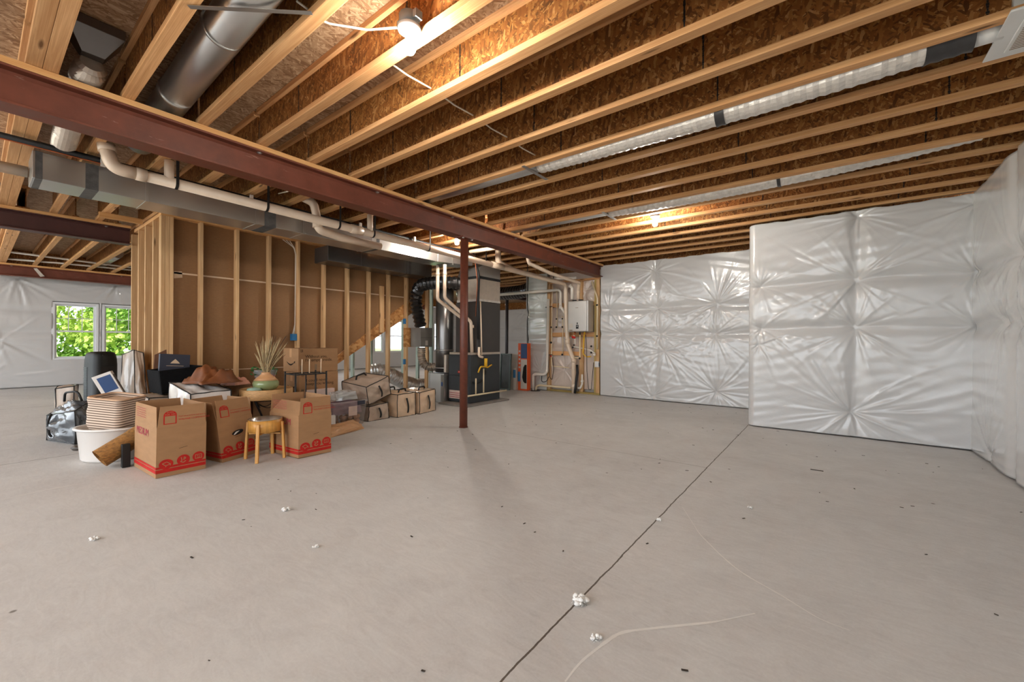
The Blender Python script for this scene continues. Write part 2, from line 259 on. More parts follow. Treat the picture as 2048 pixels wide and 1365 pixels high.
# ------------------------------------------------------------------ shell
struct(bx('floor',CONC,-14.6,1.6,-4,16.3,-.12,0))
g=simple('lawn_green',(110,140,60),.9,0,.3,3); struct(bx('ground_outside',g,-60,-14.62,-30,40,-.4,-.2)); struct(bx('ground_rear',simple('pale_paving',(176,172,164),.8),-14.6,20,-30,-4.02,-.3,-.12))
ZJ=2.687; ZT=ZJ+.302
struct(bx('ceiling',SUB,-14.6,1.6,-4,16.3,ZT+.002,ZT+.025))
def poly_sheet(name,O,U,L,H,anch,seams,vseams=(),mat=POLY,step=.016,amp=.011,depth=.05,seed=1,nrm=None,round0=False,hole=None,top=None,parent=None,kind=True):
    """plastic-faced insulation: quilted between its fasteners, wrinkles fanning out of each one"""
    r=np.random.default_rng(seed); O,U=Vector(O),Vector(U).normalized(); Nn=Vector(nrm)
    nu,nv=int(L/step)+1,int(H/step)+1; u,v=np.meshgrid(np.linspace(0,L,nu),np.linspace(0,H,nv))
    pil=np.ones_like(u)
    for s in seams: pil*=1-.75*np.exp(-((v-s-.012*np.sin(u*3+s*9))/.07)**2)
    for s in vseams: pil*=1-.5*np.exp(-((u-s)/.07)**2)
    h=depth*pil
    for k in range(5): h+=.004*np.sin(u*r.uniform(1,5)+v*r.uniform(-4,4)+r.uniform(0,6))*pil
    for k in range(7): # fine creases along the length
        h+=.0006*np.sin(v*r.uniform(30,75)+u*r.uniform(-16,16)+2.2*np.sin(u*r.uniform(1,3)+r.uniform(0,6))+r.uniform(0,6))*(.5+.5*np.sin(u*r.uniform(.8,2.4)+v*r.uniform(.8,3)+r.uniform(0,6)))
    for (a,b,*k) in anch:
        k=k[0] if k else 1.0; dx,dy=u-a,v-b; R=np.hypot(dx,dy)+1e-6; th=np.arctan2(dy,dx); w=np.zeros_like(u)
        for q in range(int(44*k)+10):
            an=r.uniform(0,6.283); ln=k*r.uniform(.16,.70)*(1.3 if abs(math.cos(an))>.6 else 1); wd=r.uniform(.005,.014); am=amp*r.uniform(.35,1.0)*(1 if r.uniform()<.75 else -1); cv=r.uniform(-.25,.25)
            s=dx*math.cos(an)+dy*math.sin(an); d=-dx*math.sin(an)+dy*math.cos(an)+cv*s*s
            h+=am*np.exp(-(d/(wd+.055*np.maximum(s,0)*.5))**2)*np.clip(s/.05,0,1)*np.exp(-(np.maximum(s,0)/ln)**2.2)*.62
        h-=k*depth*.8*np.exp(-R/.07)
    h=np.maximum(h,-.015)
    P=np.zeros(u.shape+(3,))
    vv=v.copy()
    if top is not None: vv=v+np.clip((v/H-.93)/.07,0,1)*.007*np.sin(u*7+np.sin(u*19))
    for i in range(3): P[...,i]=O[i]+U[i]*u+(0,0,1)[i]*vv+Nn[i]*h
    if round0:   # the sheet turns round the free end
        c=np.clip(1-u/.09,0,1); 
        for i in range(3): P[...,i]-=Nn[i]*(.11*(1-np.sqrt(np.clip(1-c**2,0,1))))
    keep=np.ones((nv-1,nu-1),bool)
    if hole:
        uc=(u[:-1,:-1]+u[1:,1:])/2; vc=(v[:-1,:-1]+v[1:,1:])/2
        for a0,a1,b0,b1 in hole: keep&=~((uc>a0)&(uc<a1)&(vc>b0)&(vc<b1))
    idx=np.arange(nu*nv).reshape(nv,nu); q=np.stack([idx[:-1,:-1],idx[:-1,1:],idx[1:,1:],idx[1:,:-1]],-1)[keep]
    me=bpy.data.meshes.new(name); me.from_pydata(P.reshape(-1,3).tolist(),[],q.tolist()); me.materials.append(mat); me.polygons.foreach_set('use_smooth',[True]*len(me.polygons)); me.update()
    o=bpy.data.objects.new(name,me); COL.objects.link(o)
    so=o.modifiers.new('thickness','SOLIDIFY'); so.thickness=.004; so.offset=0
    if parent: o.parent=parent
    elif kind: struct(o)
    return o
TOPW=2.668
# far wall (faces the camera), its projecting bay, and the wall on the right
poly_sheet('wall_back',(-3.70,7.875,.015),(1,0,0),2.9,TOPW-.03,[(2.18,1.76,1.25),(2.15,1.24),(.45,1.25),(1.19,1.22),(2.17,.24,1.1),(1.09,2.43,.8),(1.28,.92),(1.14,1.72,.8),(.18,1.75,.6),(1.06,.06,.8),(.5,.2,.6)],(1.73,1.245),(1.12,),seed=3,nrm=(0,-1,0),top=1,step=.0095,amp=.010)
poly_sheet('wall_back_bay',(-.845,6.31,.015),(1,0,0),2.08,TOPW-.03,[(1.12,2.57,.8),(1.11,1.83,1.15),(1.11,1.27,1.1),(1.06,.28,1.35),(.14,1.83,.7),(.15,1.27,.7),(.13,1.07,.7),(2.06,2.53,.8),(2.05,1.84,.6),(2.06,1.27,.5)],(1.83,1.27),(1.11,),seed=8,nrm=(0,-1,0),round0=True,top=1,step=.0095,amp=.0085)
poly_sheet('wall_right',(1.235,6.30,.015),(0,-1,0),10.2,TOPW-.02,[(.9,1.27,.8),(1.25,1.22,.6),(.05,1.84,.6),(1.2,1.8,1.0),(.6,.06,1.0),(2.6,1.27),(2.6,.3),(4.2,1.8),(5.8,1.27)],(1.83,1.27),(1.2,3.8),seed=5,nrm=(-1,0,0),top=1,step=.02,amp=.009)
FRAMEW=simple('wall_backing',(180,176,170),.8)
struct(bx('wall_back_core',FRAMEW,-3.70,-.80,7.90,8.05,0,TOPW-.05)); struct(bx('wall_back_bay_core',FRAMEW,-.74,1.5,6.42,7.9,0,TOPW-.05)); struct(bx('wall_right_core',FRAMEW,1.28,1.45,-4,6.40,0,TOPW-.02))
struct(bx('trim_bay_side',POLY,-.845,-.73,6.42,7.80,.01,TOPW-.05))
# left: window wall of the open room
WX=-14.3; WIN=[(1.12,1.90),(1.955,2.74),(9.68,10.14),(10.40,11.2),(7.9,8.75),(11.8,12.7),(12.8,13.7)]  # last two windows are unseen, added to bring daylight into the rear room
hole=[(y0+4.0,y1+4.0,.595,1.97) for y0,y1 in WIN]
poly_sheet('wall_left',(WX,-4.0,.015),(0,1,0),20.2,2.63,[(3.4,1.9,.8),(4.2,.3),(4.35,1.05),(4.6,2.42),(6.2,2.45),(3.0,1.2),(7.2,1.3),(9,1.3),(11,1.2),(13.2,2.2)],(1.75,1.25),seed=11,nrm=(1,0,0),step=.03,amp=.03,hole=hole,depth=.04)
m=MB(); ys=sorted(WIN); y=-4.0
for y0,y1 in ys: m.box(WX-.2,WX-.06,y,y0,0,2.66); m.box(WX-.2,WX-.06,y0,y1,0,.6); m.box(WX-.2,WX-.06,y0,y1,1.965,2.66); y=y1
m.box(WX-.2,WX-.06,y,16.3,0,2.66); struct(m.build('wall_left_core',FRAMEW))
for i,(y0,y1) in enumerate(WIN):
    w=MB(); t=.05
    for a in ((y0,y0+t,.6,1.965),(y1-t,y1,.6,1.965),(y0+t,y1-t,.6,.6+t),(y0+t,y1-t,1.965-t,1.965)): w.box(WX-.12,WX+.03,*a)
    o=w.build(f'window_{i+1}',VINYL,bevel=.004); struct(o)
    zm=1.27
    for nm,za,zb,xo in (('upper_sash',zm,1.915,-.09),('lower_sash',.65,zm+.03,-.05)):
        s=MB(); a,b=y0+t,y1-t; f=.035
        for q in ((a,a+f,za,zb),(b-f,b,za,zb),(a+f,b-f,za,za+f),(a+f,b-f,zb-f,zb)): s.box(WX+xo,WX+xo+.03,*q)
        if nm=='upper_sash':
            for k in (1,2): yy=a+(b-a)*k/3; s.box(WX+xo+.01,WX+xo+.02,yy-.008,yy+.008,za+f,zb-f)
            s.box(WX+xo+.011,WX+xo+.019,a+f,b-f,(za+zb)/2-.008,(za+zb)/2+.008)
        so=s.build(nm,VINYL,o); bx('pane',GLASS,WX+xo+.0135,WX+xo+.0165,a+f,b-f,za+f,zb-f,so)
# rear part of the house seen past the furnace
poly_sheet('wall_rear',(-14.2,16.1,.015),(1,0,0),9,2.63,[(2,1.7),(3.3,1.2),(2.6,2.4),(4.5,1.7),(6,1.2)],(1.75,1.2),seed=21,nrm=(0,-1,0),step=.04,amp=.02)
struct(bx('wall_rear_core',FRAMEW,-14.4,-5.4,16.16,16.3,0,2.66))
poly_sheet('wall_return',(-5.575,16.0,.015),(0,-1,0),8.1,2.63,[(2,1.2),(5,1.7)],(1.7,),seed=22,nrm=(-1,0,0),step=.05); struct(bx('wall_return_core',FRAMEW,-5.52,-5.4,8.06,16.1,0,2.64))
poly_sheet('wall_back_corner',(-5.565,7.87,.015),(1,0,0),.56,2.62,[(.40,.40,.9),(.42,2.0,.5)],(1.75,1.15,.95),seed=15,nrm=(0,-1,0),mat=POLYC,step=.012,round0=True,amp=.012,depth=.03)
struct(bx('wall_back_corner_core',FRAMEW,-5.50,-5.03,7.93,8.05,0,2.62)); poly_sheet('wall_back_cavity',(-5.0,7.955,.09),(1,0,0),1.28,2.52,[(.4,.40,1.2),(.62,1.9),(1.1,1.4),(.9,2.1)],(1.9,1.25,.85),seed=17,nrm=(0,-1,0),mat=POLYI,step=.012,amp=.012,depth=.02)
struct(bx('wall_back_cavity_core',FRAMEW,-5.03,-3.70,7.99,8.05,0,2.62))
# ------------------------------------------------------------------ steel beams, posts, joists
def ibeam(name,x,y0,y1,label,mat,bolts=()):
    t=thing(name,label,'beam',(x,(y0+y1)/2,2.43),kind='thing')
    zt,zb=.206,0; w=.083; a,b=y0-(y0+y1)/2,y1-(y0+y1)/2
    m=MB(); m.box(-w,w,a,b,zb,zb+.014); m.box(-w,w,a,b,zt-.001,zt+.012); m.box(-.006,.006,a,b,zb+.014,zt-.001)
    for s in (-1,1):   # fillets at the web
        m.prism([(0,0),(.018,0),(0,.018)],(s*.006,a,zb+.014),(s,0,0),(0,0,1),(b-a)*(-1 if s>0 else 1)); m.prism([(0,0),(.018,0),(0,-.018)],(s*.006,a,zt-.001),(s,0,0),(0,0,1),(b-a)*(-1 if s>0 else 1))
    m.build('rolled_section',mat,t,.002)
    p=bx('nailer_plate',LY,-w-.004,w+.004,a,b,zt+.0125,zt+.0125+.037,t,.002); p['label']='pale wooden nailing plate'
    for yb in bolts:
        q=MB(); T=Matrix.Translation((w*.55,yb-(y0+y1)/2,zt-.001)); q.lathe([(.013,-.008),(.013,-.001),(.02,-.001),(.02,0)][::-1] if 0 else [(.012,-.009),(.014,-.008),(.014,-.001),(.021,-.0008),(.021,-.0002)],8,(0,0,0),0,T); q.build('bolt',GALV,t)
    return t
b1=ibeam('steel_beam',-3.735,-3.9,7.84,'long red-brown steel beam running from upper left to the far wall',STEEL,(1.42,2.53,3.6,4.9,6.2,7.3))
ibeam('steel_beam',-7.81,-3.9,1.345,'dark steel beam meeting the corner of the stud closet',DSTEEL,(1.1,))
ibeam('steel_beam',-7.81,7.2,15.9,'dark steel beam glimpsed beyond the furnace plenum',DSTEEL)
b3=ibeam('steel_beam',-13.68,-3.9,12.0,'red-brown steel beam close above the windows of the left room',STEEL,(.5,2.2))
m=MB(); m.prism([(0,0),(.05,.01),(.16,-.15),(.10,-.17)],(-13.593,.80,2.62),(0,1,0),(0,0,1),.002); tag(m.build('tape_strip',WFOIL),'short pale strip of tape hanging slanted on the red beam over the windows','tape')
def post(x,y,label,mat,r=.051):
    t=thing('steel_post',label,'post',(x,y,0)); m=MB(); m.lathe([(r,.012),(r,2.414)],28); m.build('tube',mat,t)
    bx('base_plate',mat,-.07,.07,-.07,.07,.001,.011,t) if r<.05 else MB().lathe([(r+.006,.001),(r+.006,.0115)],28).build('base_plate',mat,t)
    bx('cap_plate',mat,-.075,.075,-.1,.1,2.4145,2.4285,t)
    for s in (-1,1): 
        q=MB().lathe([(.011,2.400),(.013,2.402),(.013,2.414)],8,(.055,s*.08,0)); q.build('cap_bolt',GALV,t)
    return t
post(-3.70,3.825,'rust-red round steel post standing under the long red beam',POSTM)
post(-7.81,9.95,'dark slim steel post seen in the gap right of the furnace',simple('dark_post',(70,66,70),.5),.048)
# I-joists
def joist_proto(L,name='floor_joist'):
    t=thing(name,'','joist',(0,0,ZJ)); h=L/2
    bx('bottom_flange',LX,-h,h,0,.064,0,.038,t,.002); bx('top_flange',LX,-h,h,0,.064,.264,.302,t,.002)
    w=MB(); w.box(-h,h,.027,.037,.0375,.2645); x=-h+random.uniform(.5,1.0)
    wb=w.build('web',WEB,t)
    s=MB()
    while x<h:   # dark glued joints of the web panels
        z=.045
        while z<.258: w_=random.uniform(.003,.007); s.box(x-w_,x+w_,.0255,.027,z,z+.012); z+=.0135
        x+=1.22
    s.build('glue_joint',BLK,wb); return t
G1='wooden I-joists over the main room'; G2='wooden I-joists between the two steel beams'; G3='wooden I-joists over the left room'; G4='wooden I-joists of the rear room'
pr=joist_proto(5.06); first=True
YK=[(.18,'inner ply of the doubled joist'),(.2455,'outer ply of the doubled joist')]+[(.586+.4064*k,None) for k in range(0,18)]
def lay(proto,x0,ks,grp,where):
    L=proto; used=False
    for i,(y,sp) in enumerate(ks):
        o=L if not used else copy_tree(L); used=True
        o.location=(x0,y,ZJ+.0006); o['group']=grp
        n=sp or f'{ORD[i-2]} single joist'
        o['label']=f'{n} {where}'
lay(pr,-3.70+2.53,YK,G1,'right of the long red beam, counted from the front')
lay(joist_proto(4.03),-3.745-2.02,[(y+.0,s) for y,s in YK],G2,'left of the long red beam, counted from the front')
YK3=[(.30,'inner ply of the doubled joist'),(.3655,'outer ply of the doubled joist')]+[(.79+.4064*k,None) for k in range(0,10)]
lay(joist_proto(6.45),-7.83-3.23,YK3,G3,'over the left room, counted from the front')
pr4=joist_proto(2.2); 
lay(pr4,-6.72,[(0,'x'),(0,'x')][:0]+[(8.15+.4064*k,f'{ORD[k]} joist') for k in range(12)],G4,'seen past the furnace, counted from the front')
RIM=lambda n,*a: struct(bx(n,WEB,*a))
RIM('trim_rim_left',-14.36,-14.33,-4,16.3,2.662,ZT); RIM('trim_rim_right',1.365,1.39,-4,6.4,2.67,ZT); RIM('trim_rim_rear',-14.4,-5.4,16.2,16.23,2.662,ZT); RIM('trim_rim_back',-5.6,1.4,7.99,8.02,2.625,ZT); RIM('trim_rim_return',-5.49,-5.46,8.05,16.2,2.642,ZT)
# rim blocking over beam 3
for k in range(3):
    y=.435+.0+.4064*k; tag(bx('osb_block',WEB,-13.70,-13.68,YK3[1+k][0]+.066,YK3[2+k][0]-.002,ZJ+.0007,ZJ+.30),f'{("leftmost","middle","rightmost")[k]} OSB blocking panel between joists above the window beam','blocking panel','OSB blocking over the window beam')
# ------------------------------------------------------------------ stud wall
SX0,SX1=-6.439,-6.35; ZS=2.60
tag(bx('sole_plate',LY,SX0,SX1,1.39,5.6,.0005,.038,None,.002),'bottom plate of the stud wall behind the boxes','plate')
tag(bx('top_plate',LY,SX0,SX1,1.37,5.6,ZS+.001,ZS+.038,None,.002),'lower top plate of the stud wall under the long duct','plate')
tag(bx('top_plate',LY,SX0,SX1,1.30,5.6,ZS+.0385,ZS+.076,None,.002),'upper top plate of the stud wall against the joists','plate')
def stud(x0,x1,y0,y1,z0,z1,label,mat=LZ,grp='studs of the brown wall',name='wall_stud'): return tag(bx(name,mat,x0,x1,y0,y1,z0,z1,None,.002),label,'stud',grp)
for i,y in enumerate((1.372,1.413,1.454)): stud(SX0,SX1,y,y+.0395,.0385,ZS,f'{("left","middle","right")[i]} one of the three studs forming the wall corner',grp='corner studs')
SY=[1.778+.4062*k for k in range(9)]
for i,y in enumerate(SY): stud(SX0,SX1,y-.019,y+.019,.0385,ZS,f'{ORD[i]} single stud right of the corner, in front of brown sheathing' if i<8 else 'last stud of the brown wall, beside the black hose')
for x,y in ((-6.439,5.55),): stud(SX0,SX1,y-.019,y+.019,.0385,ZS,'pale stud seen between the black hose and the tall metal duct')
# end wall studs (closet end, facing the camera side)
for i,x in enumerate((-6.72,-7.10,-7.46,-7.85)): stud(x-.019,x+.019,1.372,1.461,.0385,ZS-.006,f'{ORD[i]} stud left of the corner on the closet end wall',grp='studs of the closet end wall')
tag(bx('sole_plate',LX,-8.0,SX0-.002,1.372,1.461,.0005,.038),'bottom plate of the closet end wall','plate'); tag(bx('top_plate',LX,-7.70,SX0-.002,1.372,1.461,ZS-.005,ZS+.036),'top plate of the closet end wall below the joists','plate')
tag(bx('header_block',LY,-7.2,-7.16,.95,1.36,2.62,2.685),'pale lumber strip under the joists left of the closet corner','blocking')
# brown sheathing above the stringer, with seams; stringer
st=lambda y:.866+(y-3.694)*.7105
sh=thing('sheathing','brown paper-faced sheathing behind the studs above the stair stringer','sheathing',(-6.46,3.3,0))
ya=1.42-3.3; yc=5.60-3.3; zlo=.0385
poly=[(ya,zlo),(2.515-3.3,zlo),(yc,st(5.60)),(yc,ZS),(ya,ZS)]
MB().prism(poly,(0.012,0,0),(0,1,0),(0,0,1),-.008).build('board',SHEATH,sh)
sm=MB(); sm.box(.0122,.0132,ya+.04,5.05-3.3,1.925,1.945); sm.build('seam_tape',SEAM,sh); sm=MB(); sm.box(.0122,.0132,ya+.04,3.4-3.3,.695,.708); sm.build('seam_tape',SEAM,sh)
sm=MB(); sm.prism([(0,0),(.08,.005),(.085,-.07),(.0,-.09)],(.0122,1.52-3.3,1.955),(0,1,0),(0,0,1),.001); sm.build('paper_scrap',SEAM,sh)
o=MB(); y0,y1=2.5,5.60; o.prism([(y0,max(.0,st(y0)-.345)),(y1,st(y1)-.345),(y1,st(y1)-.003),(y0,st(y0)-.003)],(-6.447,0,0),(0,1,0),(0,0,1),-.03); tag(o.build('stair_stringer',STR),'diagonal OSB stair stringer crossing behind the studs','stringer')
stud(-6.4425,-6.4405+.0365,4.48,4.535,1.25,2.09,'short loose stud nailed upright onto the stair stringer',grp='short stud') if 0 else tag(bx('short_stud',LZ,-6.4425,-6.4045,4.462,4.548,1.25,2.09,None,.002),'short stud nailed upright onto the stair stringer between two wall studs','stud')
# far side of the stairs
for i in range(8): 
    y=3.75+.4064*i; stud(-7.489,-7.40,y-.019,y+.019,.0385,min(ZS,max(.3,st(y)-.36)) if y<5.6 else ZS,f'{ORD[i]} pale green stud of the row behind the stairs, counted from the left',LP,'pale studs behind the stairs')
tag(bx('sole_plate',LP,-7.489,-7.40,3.6,6.8,.0005,.038),'pale green bottom plate behind the stairs','plate')
# utility bay framing
for x0,x1,l,mt in ((-5.02,-4.982,'left stud of the water heater bay beside the plastic corner',LZ),(-4.98,-4.942,'second stud of the water heater bay with pipes strapped on',LZ),(-3.86,-3.822,'right inner stud of the water heater bay',LT),(-3.819,-3.741,'wide right end stud of the bay beside the white wall',LZ)):
    stud(x0,x1,7.862,7.95,.039,2.40,l,mt,'studs of the water heater bay')
stud(-4.20,-4.12,7.862,7.95,.039,1.20,'short double stud below the water heater',LZ,'studs of the water heater bay'); stud(-4.20,-4.15,7.862,7.95,1.32,2.40,'stud rising above the water heater',LZ,'studs of the water heater bay')
tag(bx('sole_plate',LTX,-5.02,-3.73,7.855,7.95,.0005,.038),'greenish bottom plate of the water heater bay','plate'); tag(bx('top_plate',LX,-5.02,-3.73,7.86,7.95,2.402,2.44),'top plate of the water heater bay','plate')
for z,x0,x1,l in ((1.86,-4.94,-4.205,'upper left'),(1.86,-4.115+.0,-3.862,'upper right'),(1.21,-4.94,-3.862,'middle'),(.80,-4.94,-4.205,'lower')):
    tag(bx('blocking',LX,x0,x1,7.868,7.906,z,z+.09),f'{l} wooden cross block of the water heater bay','blocking','cross blocks of the water heater bay')
# ------------------------------------------------------------------ ducts
def rduct(name,label,X0,X1,Y0,Y1,Z0,Z1,seams,mat=GALV,axis='y',darks=(),group=None):
    t=thing(name,label,'duct',((X0+X1)/2,(Y0+Y1)/2,Z0),group); a,b,c=(X1-X0)/2,(Y1-Y0)/2,Z1-Z0
    MB().box(-a,a,-b,b,0,c).build('duct_shell',mat,t,.004)
    for y in seams:
        y-=(Y0+Y1)/2; e=.004; m=MB(); m.box(-a-e,a+e,y-.012,y+.012,-e,c+e*.5); m.build('drive_cleat',mat,t,.0015)
    for y0,y1 in darks:
        y0-=(Y0+Y1)/2; y1-=(Y0+Y1)/2; e=.0015; m=MB(); m.box(-a-e,a+e,y0,y1,-e,c+e); m.build('sealant_band',MASTIC,t)
    return t
rduct('trunk_duct','long galvanised rectangular duct hung under the joists in front of the stud wall',-5.36,-5.0,.285,4.55,2.385,2.60,(.98,1.9,2.42,3.35,4.1),GALV,darks=((.30,.34),(.58,.66),(1.98,2.10),(3.42,3.47)))
rduct('return_duct','lower galvanised box duct against the top of the stud wall',-6.26,-5.865,3.19,5.20,2.285,2.515,(3.75,4.65),GALVD,darks=((4.62,4.72),))
# transition of the trunk over the plenum
t=thing('duct_transition','galvanised duct transition joining the long duct to the furnace plenum','duct',(-5.18,5.2,2.24))
m=MB(); m.hexa([(-.20,-.64,.145),(.18,-.64,.145),(.18,.18,.0+.2),(-.20,.18,.2),(-.20,-.64,.36),(.18,-.64,.36),(.18,.18,.40),(-.20,.18,.40)]); m.build('duct_shell',GALV,t,.003)
m=MB(); m.box(-.205,.185,-.32,-.296,.14,.40); m.build('drive_cleat',GALV,t)
# round ducts in the joist bays
def pipe(name,label,cat,path,r,mat,n=20,group=None,rings=(),fil=None,parts=()):
    o=MB(); p=fillet(path,fil) if fil else path; o.tube(p,r,n); 
    for (q,d,L,rr) in rings:
        q,d=Vector(q),Vector(d).normalized(); o.tube([q-d*L/2,q+d*L/2],rr,n)
    return tag(o.build(name,mat),label,cat,group)
pipe('round_duct','large shiny round metal duct between two joists at upper left','duct',[(-4.7,.87,2.80),(-.9,.80,2.80)],.10,GALV,28,rings=[((-2.62,.826,2.80),(1,0,0),.02,.105),((-3.55,.845,2.80),(1,0,0),.05,.104)])
tag(MB().panel([(-2.40,.61,2.684),(-1.97,.98,2.684),(-1.985,.997,2.684),(-2.415,.627,2.684)],.002).build('hanger_strap',GALV),'flat metal strap spanning two joists below the shiny round duct','strap')
pipe('round_duct','slim metal duct leading into the longer jacketed hose','duct',[(-3.70,3.19,2.765),(-2.12,3.21,2.765)],.07,GALV,24)
pipe('round_duct','slim metal duct leading into the shorter jacketed hose','duct',[(-3.70,4.84,2.765),(-2.16,4.84,2.765)],.07,GALV,24)
def flexduct(label,path,r,mat,pitch=.045,amp=.004,bands=(),name='flexible_duct',n=20,mats=None,group=None):
    t=thing(name,label,'duct',path[0],group); O=Vector(path[0]); D,rr=corr([Vector(p)-O for p in path],r,pitch,amp,.0015)
    MB().tube(D,rr,n,sm=False).build('jacket',mat,t)
    for a,b in bands:
        i,j=int(a*(len(D)-1)),max(int(a*(len(D)-1))+1,int(b*(len(D)-1))); MB().tube(D[i:j+1],[x+.006 for x in rr[i:j+1]],n,0,False).build('tape_band',TAPE,t)
    return t
flexduct('long white foil-jacketed hose running to the white ceiling fan',[(-2.12,3.19,2.755),(-1.6,3.18,2.735),(-.9,3.18,2.725),(-.3,3.18,2.72),(.2,3.18,2.73),(.50,3.19,2.745),(.60,3.19,2.745)],.085,WFOIL,.06,.003,bands=((.555,.575),(.94,1.0)))
flexduct('white foil-jacketed hose between joists nearer the far wall',[(-2.16,4.84,2.752),(-1.4,4.82,2.725),(-.7,4.80,2.72),(-.1,4.79,2.73),(.5,4.80,2.76),(.95,4.82,2.80)],.085,WFOIL,.06,.003,bands=((.565,.58),))
for y in (3.19,4.84): tag(bx('duct_support_strap',GALV,-2.20,-2.165,y-.19,y+.21,2.683,2.6855),f'metal strap under the joint of the {"longer" if y<4 else "shorter"} jacketed hose','strap','straps below the jacketed hoses')
# bath fan
f=thing('exhaust_fan','white square exhaust fan grille fixed under the joists at upper right','fan',(.90,3.19,2.66)); 
m=MB(); m.box(-.2,.2,-.165,.165,.03,.22); m.build('housing',WHT,f,.003)
m=MB(); m.hexa([(-.225,-.225,.012),(.225,-.225,.012),(.225,.225,.012),(-.225,.225,.012),(-.22,-.22,.026),(.22,-.22,.026),(.22,.22,.026),(-.22,.22,.026)]); m.box(-.16,.16,-.16,.16,.002,.0122); m.build('grille_cover',WHT,f,.004)
m=MB()
for k in range(16):
    y=-.13+.0175*k; m.box(-.145,-.02,y-.003,y+.003,.0008,.0021); m.box(.02,.145,y-.003,y+.003,.0008,.0021)
m.build('louvre_slots',GREYB,f)
MB().tube([(-.30,0,.085),(-.195,0,.085)],.075,20).build('outlet_collar',WHT,f)
# register boot and its foil hose at upper left
b=thing('register_boot','sheet metal register boot on the ceiling boards at upper left','duct boot',(-3.50,.44,2.88))
m=MB(); m.box(-.08,.08,-.125,.125,.05,.108); m.hexa([(-.10,-.05,-.06),(-.02,-.05,-.06),(-.02,.05,-.06),(-.10,.05,-.06),(-.08,-.125,.0505),(.08,-.125,.0505),(.08,.125,.0505),(-.08,.125,.0505)]); m.build('boot_shell',GALVD,b,.002)
flexduct('crinkled bare foil hose dropping from the register boot past the beam',[(-3.57,.44,2.79),(-3.63,.435,2.765),(-3.75,.43,2.765),(-4.2,.43,2.765),(-4.7,.44,2.70),(-5.0,.45,2.70)],.065,FOIL,.034,.010)
# line set along the trunk duct
t=thing('refrigerant_line','black insulated pipe with a copper line beside it, above the long duct','pipe',(-4.96,.0,2.63))
MB().tube(fillet([(0,-.6,.015),(0,1,.01),(-.02,3,-.0),(-.02,4.6,-.005),(.08,5.28,.01),(.125,5.36,-.4),(.125,5.34,-1.0),(.125,5.36,-1.5)],.12),.024,14).build('insulated_line',BLK,t)
MB().tube(fillet([(.045,-.6,-.02),(.04,.3,-.025),(.04,1.2,-.035),(.03,3,-.04),(.03,4.6,-.03),(.13,5.24,-.03),(.165,5.28,-.5),(.165,5.24,-1.1)],.1),.0055,8).build('copper_line',COPPER,t)
for y in (.66,1.8,3.1,4.0): MB().box(.035,.06,y,y+.03,-.05,.03).build('line_clip',PVCW,t)
# ------------------------------------------------------------------ drain piping
dr=thing('drain_pipe','long beige main drain pipe hung below the beam, turning down at the heater bay','pipe',(-4.62,.8,2.5))
rel=lambda pts:[Vector(p)-Vector((-4.62,.8,2.5)) for p in pts]
main=[(-4.62,.80,2.50),(-4.57,4.4,2.435),(-4.46,7.70,2.335),(-4.42,7.735,1.06),(-4.27,7.735,.70),(-4.26,7.735,.003)]
MB().tube(fillet(rel(main),.12,8),.046,20).build('main_run',PVC,dr)
MB().tube(fillet(rel([(-4.62,.83,2.50),(-4.62,.69,2.50),(-4.66,.66,2.66)]),.10,8),.05,20).build('end_elbow',PVC,dr); MB().tube(rel([(-4.655,.663,2.63),(-4.665,.657,2.69)]),.056,20).build('socket',PVC,dr)
def hub(p,q,r=.053): MB().tube(rel([p,q]),r,20).build('coupling',PVC,dr)
hub((-4.6195,.83,2.4995),(-4.6185,.90,2.498)); hub((-4.593,2.78,2.464),(-4.59,2.93,2.461)); hub((-4.539,5.35,2.411),(-4.530,5.65,2.403)); hub((-4.42,7.735,1.16),(-4.42,7.735,1.05)); hub((-4.27,7.735,.66),(-4.265,7.735,.74)); hub((-4.26,7.735,.10),(-4.26,7.735,.22))
def branch(pts,r,nm='branch_pipe',mat=PVC,f=.09): return MB().tube(fillet(rel(pts),f,8),r,16).build(nm,mat,dr)
branch([(-4.61,1.05,2.50),(-4.61,1.05,2.68)],.036,'riser'); branch([(-4.585,3.04,2.46),(-4.585,3.04,2.69)],.036,'riser')
branch([(-4.60,5.60,2.70),(-4.60,5.60,2.49),(-4.545,5.98,2.405)],.05,'branch_elbow'); 
branch([(-4.78,2.30,2.74),(-4.74,2.40,2.70),(-4.74,2.44,2.54),(-4.74,2.44,2.42)],.047,'branch_elbow'); branch([(-4.74,2.44,2.52),(-4.74,2.46,2.40),(-4.74,2.75,2.365),(-4.74,3.3,2.36)],.047,'lower_run',f=.12)
S2=thing('vent_pipe','thinner white pipe passing behind the main drain and dropping into it','pipe',(-5.4,7.6,2.36)); rs=lambda pts:[Vector(p)-Vector((-5.4,7.6,2.36)) for p in pts]
MB().tube(fillet(rs([(-7.2,7.55,2.20),(-4.63,7.70,2.22),(-4.60,7.74,2.18),(-4.60,7.74,1.86),(-4.47,7.737,1.70)]),.07,8),.031,16).build('pipe_run',PVCW,S2); MB().tube(rs([(-4.60,7.74,1.90),(-4.60,7.74,1.82)]),.037,16).build('coupling',PVCW,S2)
HG='pipe hangers'
